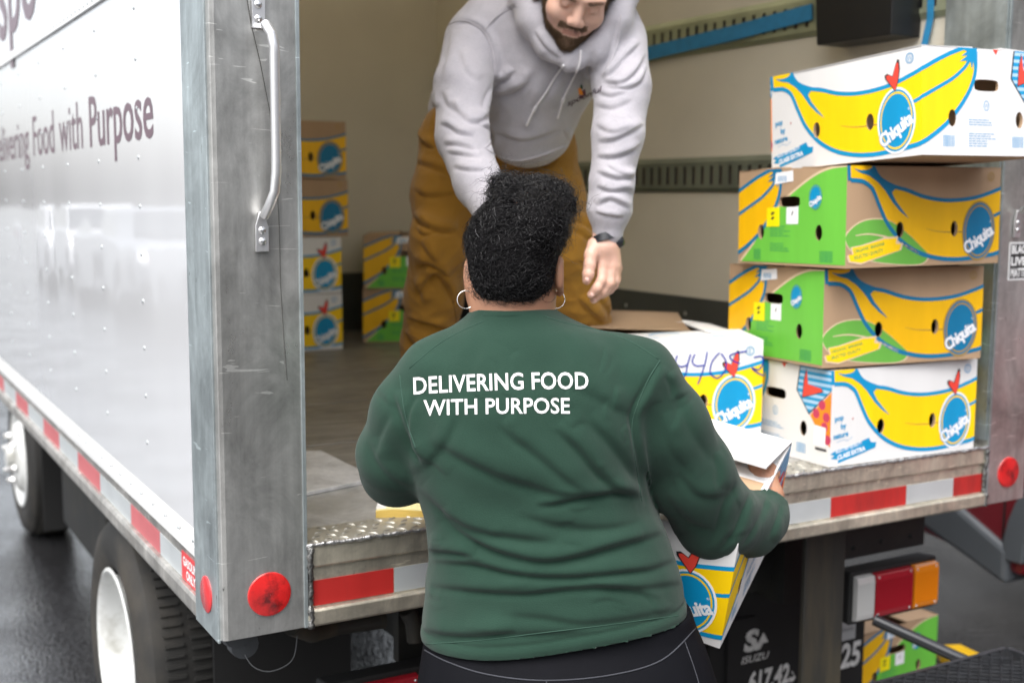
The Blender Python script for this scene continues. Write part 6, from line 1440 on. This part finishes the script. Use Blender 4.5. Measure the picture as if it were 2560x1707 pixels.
for polys, mi, l_ in A.items:
    for p in polys: mb.add([(a[0], a[1], H+.0012-a[1]*.03) for a in p], [tuple(range(len(p)))], mi)
keep_build(mb, 'print', INKS, held)
mb = MB(); A = Art(); barcode(A, .30, .10, .05, .03, I_PB, 0, rs); A.poly([(L-.02, .012), (L-.10, .03), (L-.17, .03), (L-.2, .0), (L-.02, .0)], I_BL, 0); A.poly([(L-.03, .004), (L-.10, .02), (L-.16, .02), (L-.18, .0)], I_YE, 1)
for polys, mi, l_ in A.items:
    for p in polys:
        mb.add([(a[0], W-a[1], H+.0016+.0004*l_+a[1]*.20) for a in p], [tuple(range(len(p)))], mi)
keep_build(mb, 'print', INKS, held)
# inside stacks
xb, yb = 1.367, 2.80
for k, (kind, dx, dy, lab) in enumerate((('white_e', .0, 0, 'white banana box at the foot of the stack deep inside the truck'), ('white_e', -.0, .0, 'white banana box second from the floor in the stack deep inside the truck'), ('brown', .035, .0, 'brown banana box third from the floor in the stack deep inside the truck'), ('brown', .030, 0, 'brown banana box topmost of the stack deep inside the truck'))):
    place(kind, lab, (xb-BL+dx, yb+dy, ZB+.002+k*(BH+.003)), -1.0+k*.4, 0, 0)
for k in range(2):
    place('brown', ('dark green banana box on the floor near the front wall behind the man', 'dark green banana box on another near the front wall behind the man')[k], (1.900+.006*k, 2.77, ZB+.002+k*(BH+.003)), 62+k*1.5, 0, 0)
tr_ = MB(); tr_.box(.01, BL-.01, .01, BW-.01, -.057, .0); tr_.build('inner_tray', M_CB, pen)
# box on the road under the right rear corner
banana_box('brown', 'green banana box on the road under the right tail light', Matrix((TR(2.693, .611, GZ+.002)@RZ(3)@RZ(90)).tolist()), GR)
# ------------------------------------------------------------------ step, strut, scrap, neighbours
st = empty('bumper_step', (1.72, -.20, .35)); tag(st, 'black expanded-metal step hanging below the right end of the sill', 'step')
M_GRT = mat('black step grating', (.06, .063, .07), .4, .6, var=.35, vscale=30, dirt=(.10, .10, .10), dscale=12, damt=.5)
g = MB(); x0, x1, y0, y1 = 1.20, 2.19, -.42, -.055; px_, py_ = .042, .0165
nx, ny = int((x1-x0)/px_), int((y1-y0)/py_)
for j in range(ny):
    for i in range(nx):
        xa = x0+i*px_+(j % 2)*px_/2; ya = y0+j*py_
        for s_ in (-1, 1):
            p, q = np.array([xa, ya, 0.]), np.array([xa+s_*px_/2, ya+py_, 0.])
            if q[0] > x1 or q[0] < x0: continue
            d = q-p; n_ = np.array([-d[1], d[0], 0]); n_ = n_/np.linalg.norm(n_)*.0024
            a = [p-n_+(0, 0, .001), p+n_+(0, 0, .009), q+n_+(0, 0, .009), q-n_+(0, 0, .001), p-n_-(0, 0, .003), p+n_+(0, 0, .002), q+n_+(0, 0, .002), q-n_-(0, 0, .003)]
            g.add([tuple(w-np.array([1.72, -.20, 0])) for w in a], [(0, 1, 2, 3), (7, 6, 5, 4), (0, 4, 5, 1), (1, 5, 6, 2), (2, 6, 7, 3), (3, 7, 4, 0)])
tag(g.build('grating', M_GRT, st), kind='stuff')
f = MB(); f.box(x0-1.72, x1-1.72, y1+.20, y1+.212, -.030, .008); f.box(x0-1.72, x1-1.72, y0+.188, y0+.20, -.030, .008); f.box(x1-1.72, x1-1.708, y0+.20, y1+.20, -.030, .008); f.box(x0-1.732, x0-1.72, y0+.20, y1+.20, -.030, .008); f.build('step_frame', M_GRT, st)
a, b_ = onY(2185, 1548, .16), onY(2460, 1672, -.055)
f = MB(); f.tube([a, b_], .0165, 14); o = f.build('support_strut', mat('black strut paint', (.02, .021, .024), .3, .2, var=.1, coat=.5), truck, smooth='auto')
sc_ = MB(); sc_.prism([(2.83, .62), (2.98, .60), (3.00, .76), (2.90, .80), (2.85, .72)], 'z', GZ+.001, GZ+.035)
tag(sc_.build('packaging_scrap', mat('yellow plastic scrap', (.75, .45, .01), .4, var=.1), None, bevel=.006), 'bright yellow scrap lying on the road beside the green box', 'scrap')

def arc(cy_, r, a0, a1, n=14, cz_=0.): return [(cy_+r*math.cos(a0+(a1-a0)*i/n), cz_+r*math.sin(a0+(a1-a0)*i/n)) for i in range(n+1)]
def car(name, label, loc, rotz, paint, suv=True, group=None, ext=0.):
    """side outline in (y,z): nose towards +y; width along x"""
    e = empty(name, loc, (0, 0, rotz)); tag(e, label, 'car', group)
    r, wz, w2 = .34, .34, .90; wy1, wy2 = 1.32, -1.30
    R_ = r+.07; up = .12 if suv else 0.
    low = [(-2.12, .42+up), (-2.05, .30)]+[(wy2-R_, .26)]+list(reversed(arc(wy2, R_, .18, PI-.18, 14, wz)))[0:15]+[(wy2+R_, .24), (wy1-R_, .24)]+list(reversed(arc(wy1, R_, .18, PI-.18, 14, wz)))+[(wy1+R_, .26), (2.02+ext, .34), (2.14+ext, .46+up)]
    top = [(2.16+ext, .72+up), (2.02+ext, .86+up), (1.25, .98+up), (1.0, 1.02+up), (-1.95, 1.04+up), (-2.14, .90+up)]
    b = MB(); b.prism(low+top, 'x', -w2, w2); body = b.build('body', paint, e, bevel=.03)
    cab_ = [(.95, 1.00+up), (.25, 1.42+up), (.05, 1.47+up), (-1.3, 1.47+up), (-1.85, 1.02+up)]
    b = MB(); n = len(cab_); vsl = [(-.80 if z < 1.2+up else -.66, y, z) for y, z in cab_]+[(.80 if z < 1.2+up else .66, y, z) for y, z in cab_]
    b.add(vsl, [(i, (i+1) % n, n+(i+1) % n, n+i) for i in range(n)]+[tuple(reversed(range(n))), tuple(range(n, 2*n))]); b.build('cabin', paint, e, bevel=.03)
    for s_ in (-1, 1):
        for y0_, y1_ in ((.02, .62), (-.85, -.05), (-1.45, -.92)):
            zt = 1.40+up; zb = 1.06+up; q = MB()
            yb1 = min(y1_, .70); fr = lambda z: .80-(z-1.0-up)/.47*.14+.006
            yt1 = min(y1_, .18) if y1_ > .5 else y1_; yt0 = y0_ if y0_ > -1.4 else -1.30
            q.add([(s_*fr(zb), y0_, zb), (s_*fr(zb), yb1, zb), (s_*fr(zt), yt1, zt), (s_*fr(zt), yt0, zt), (s_*(fr(zb)-.02), y0_, zb), (s_*(fr(zb)-.02), yb1, zb), (s_*(fr(zt)-.02), yt1, zt), (s_*(fr(zt)-.02), yt0, zt)], [(0, 1, 2, 3), (7, 6, 5, 4), (0, 4, 5, 1), (1, 5, 6, 2), (2, 6, 7, 3), (3, 7, 4, 0)])
            q.build('window', M_GLS, e)
    q = MB(); q.add([(-.72, .93, 1.05+up), (.72, .93, 1.05+up), (.60, .30, 1.41+up), (-.60, .30, 1.41+up)], [(0, 1, 2, 3)]); w = q.build('windscreen', M_GLS, e); w.location = (0, .012, .012)
    q = MB(); q.add([(-.72, -1.84, 1.06+up), (.72, -1.84, 1.06+up), (.60, -1.36, 1.41+up), (-.60, -1.36, 1.41+up)], [(3, 2, 1, 0)]); w = q.build('rear_window', M_GLS, e); w.location = (0, -.012, .012)
    if suv:
        M_CL = mat('grey plastic cladding', (.085, .095, .105), .45, var=.08)
        for wy in (wy1, wy2):
            for s_ in (-1, 1):
                o_, i_ = arc(wy, R_+.075, -.05, PI+.05, 20, wz), arc(wy, R_-.015, -.05, PI+.05, 20, wz)
                MB().prism(o_+list(reversed(i_)), 'x', s_*.885 if s_ > 0 else -.925, .925 if s_ > 0 else -.885).build('arch_cladding', M_CL, e, bevel=.008)
        for s_ in (-1, 1):
            b = MB(); b.prism([(wy1+R_+.05, .22), (1.95+ext*.6, .36), (2.05+ext, .46), (2.20+ext, .62), (2.19+ext, .76), (2.08+ext, .70), (1.95+ext*.6, .56), (wy1+R_+.05, .36)], 'x', s_*.60 if s_ > 0 else -.93, .93 if s_ > 0 else -.60); b.build('bumper_cladding', M_CL, e, bevel=.02)
            b = MB(); b.prism([(wy2-R_-.05, .22), (-2.05, .40), (-2.20, .58), (-2.19, .74), (-2.08, .66), (-1.95, .54), (wy2-R_-.05, .34)], 'x', s_*.60 if s_ > 0 else -.93, .93 if s_ > 0 else -.60); b.build('bumper_cladding', M_CL, e, bevel=.02)
            b = MB(); b.box(s_*.901 if s_ > 0 else -.904, .904 if s_ > 0 else -.901, wy1+R_+.085, wy1+R_+.092, .32, .9); b.build('panel_gap', M_BLK, e)
        b = MB(); b.box(-.915, .915, wy2+R_+.06, wy1-R_-.06, .20, .34); b.build('sill_cladding', M_CL, e, bevel=.02)
    for wy in (wy1, wy2):
        for s_ in (-1, 1):
            t = MB(); t.lathe([(.22, 0), (.23, s_*.004), (.32, s_*.006), (r, s_*-.02), (r, s_*-.19), (.3, s_*-.21), (.001, s_*-.21)], (s_*.89, wy, wz), 'x', 40); wh = t.build('wheel', M_TYRE, e, smooth='auto')
            t = MB(); t.lathe([(.222, -s_*.004), (.21, -s_*.01), (.205, -s_*.06), (.06, -s_*.03), (.001, -s_*.025)], (s_*.89, wy, wz), 'x', 30); t.build('rim', M_SCREW, wh, smooth='auto')
    for s_ in (-1, 1):
        b = MB(); b.prism([(2.165+ext, .74+up), (2.02+ext, .83+up), (1.86+ext, .83+up), (1.95+ext, .72+up)], 'x', s_*.56 if s_ > 0 else -.907, .907 if s_ > 0 else -.56); b.build('headlight', mat('headlight glass', (.5, .52, .55), .1, var=.02, coat=1.), e, bevel=.01)
        b = MB(); b.prism([(-2.16, .74+up), (-2.10, .92+up), (-1.98, .94+up), (-1.99, .76+up)], 'x', s_*.62 if s_ > 0 else -.907, .907 if s_ > 0 else -.62); b.build('tail_lamp', M_REF, e, bevel=.01)
    return e
M_CRED = mat('dark red car paint', (.16, .012, .018), .25, var=.03, coat=1.)
car('parked_car', 'dark red car with grey plastic wheel arches parked beyond the truck', (4.16, -1.02, GZ), 0., M_CRED, ext=.42)
M_CWH = mat('white car paint', (.75, .76, .78), .2, var=.02, coat=1.); M_CSI = mat('silver car paint', (.35, .37, .40), .25, .5, var=.02, coat=1.)
for k, (y_, mt, lb) in enumerate(((7.5, M_CSI, 'silver'), (13.2, M_CWH, 'white'), (18.9, M_CSI, 'silver'), (24.8, M_CWH, 'white'))):
    car('parked_car', lb+' car parked across the street, number '+['one', 'two', 'three', 'four'][k]+' from the truck, seen mirrored in its side', (-4.1, y_*.95-1., GZ), PI, mt, False, 'cars parked across the street')
# unseen buildings added round the street to block low sky light
def facade(name, label, loc, rotz, w, h, wall, nwx, nwz, depth=6.):
    e = empty(name, loc, (0, 0, rotz)); tag(e, label, 'building', 'unseen buildings added to dim the horizon')
    b = MB(); b.box(-w/2, w/2, 0, depth, 0, h); b.build('wall', wall, e)
    cw, ch = w/nwx, h/nwz; first = None
    for i in range(nwx):
        for j in range(nwz):
            x = -w/2+cw*(i+.5); z = ch*(j+.5)
            if first is None:
                q = MB(); q.box(-.55, .55, -.03, .0, -.85, .85); first = q.build('window', M_FRM, e); first.location = (x, -.001, z)
                q = MB(); q.box(-.48, .48, -.012, -.004, -.78, .78); gl = q.build('pane', M_GLS, first); gl.location = (0, -.03, 0)
            else:
                c = share(first, (x, -.001, z), e); g_ = share(gl, (0, -.03, 0), c)
    b = MB(); b.box(-w/2-.2, w/2+.2, -.25, depth, h, h+.3); b.build('cornice', M_FRM, e)
M_FRM = mat('pale window frame', (.55, .54, .50), .6, var=.05)
M_BRK = mat('red brick', (.15, .13, .11), .85, var=.25, vscale=3, bump=.3, bscale=20)
M_STU = mat('grey render', (.09, .088, .085), .85, var=.1, vscale=1)
facade('building', 'brown brick building behind the camera, unseen, added to darken reflections', (-1, -20, GZ), PI, 40, 7.0, M_BRK, 10, 3)  # added out of view so the rear metal reflects something dark
facade('building', 'grey rendered building beyond the red car, unseen, added to cut horizon light', (16, 3, GZ), -PI/2, 40, 9.5, M_STU, 12, 3)  # added out of view, keeps bright low sky off the road
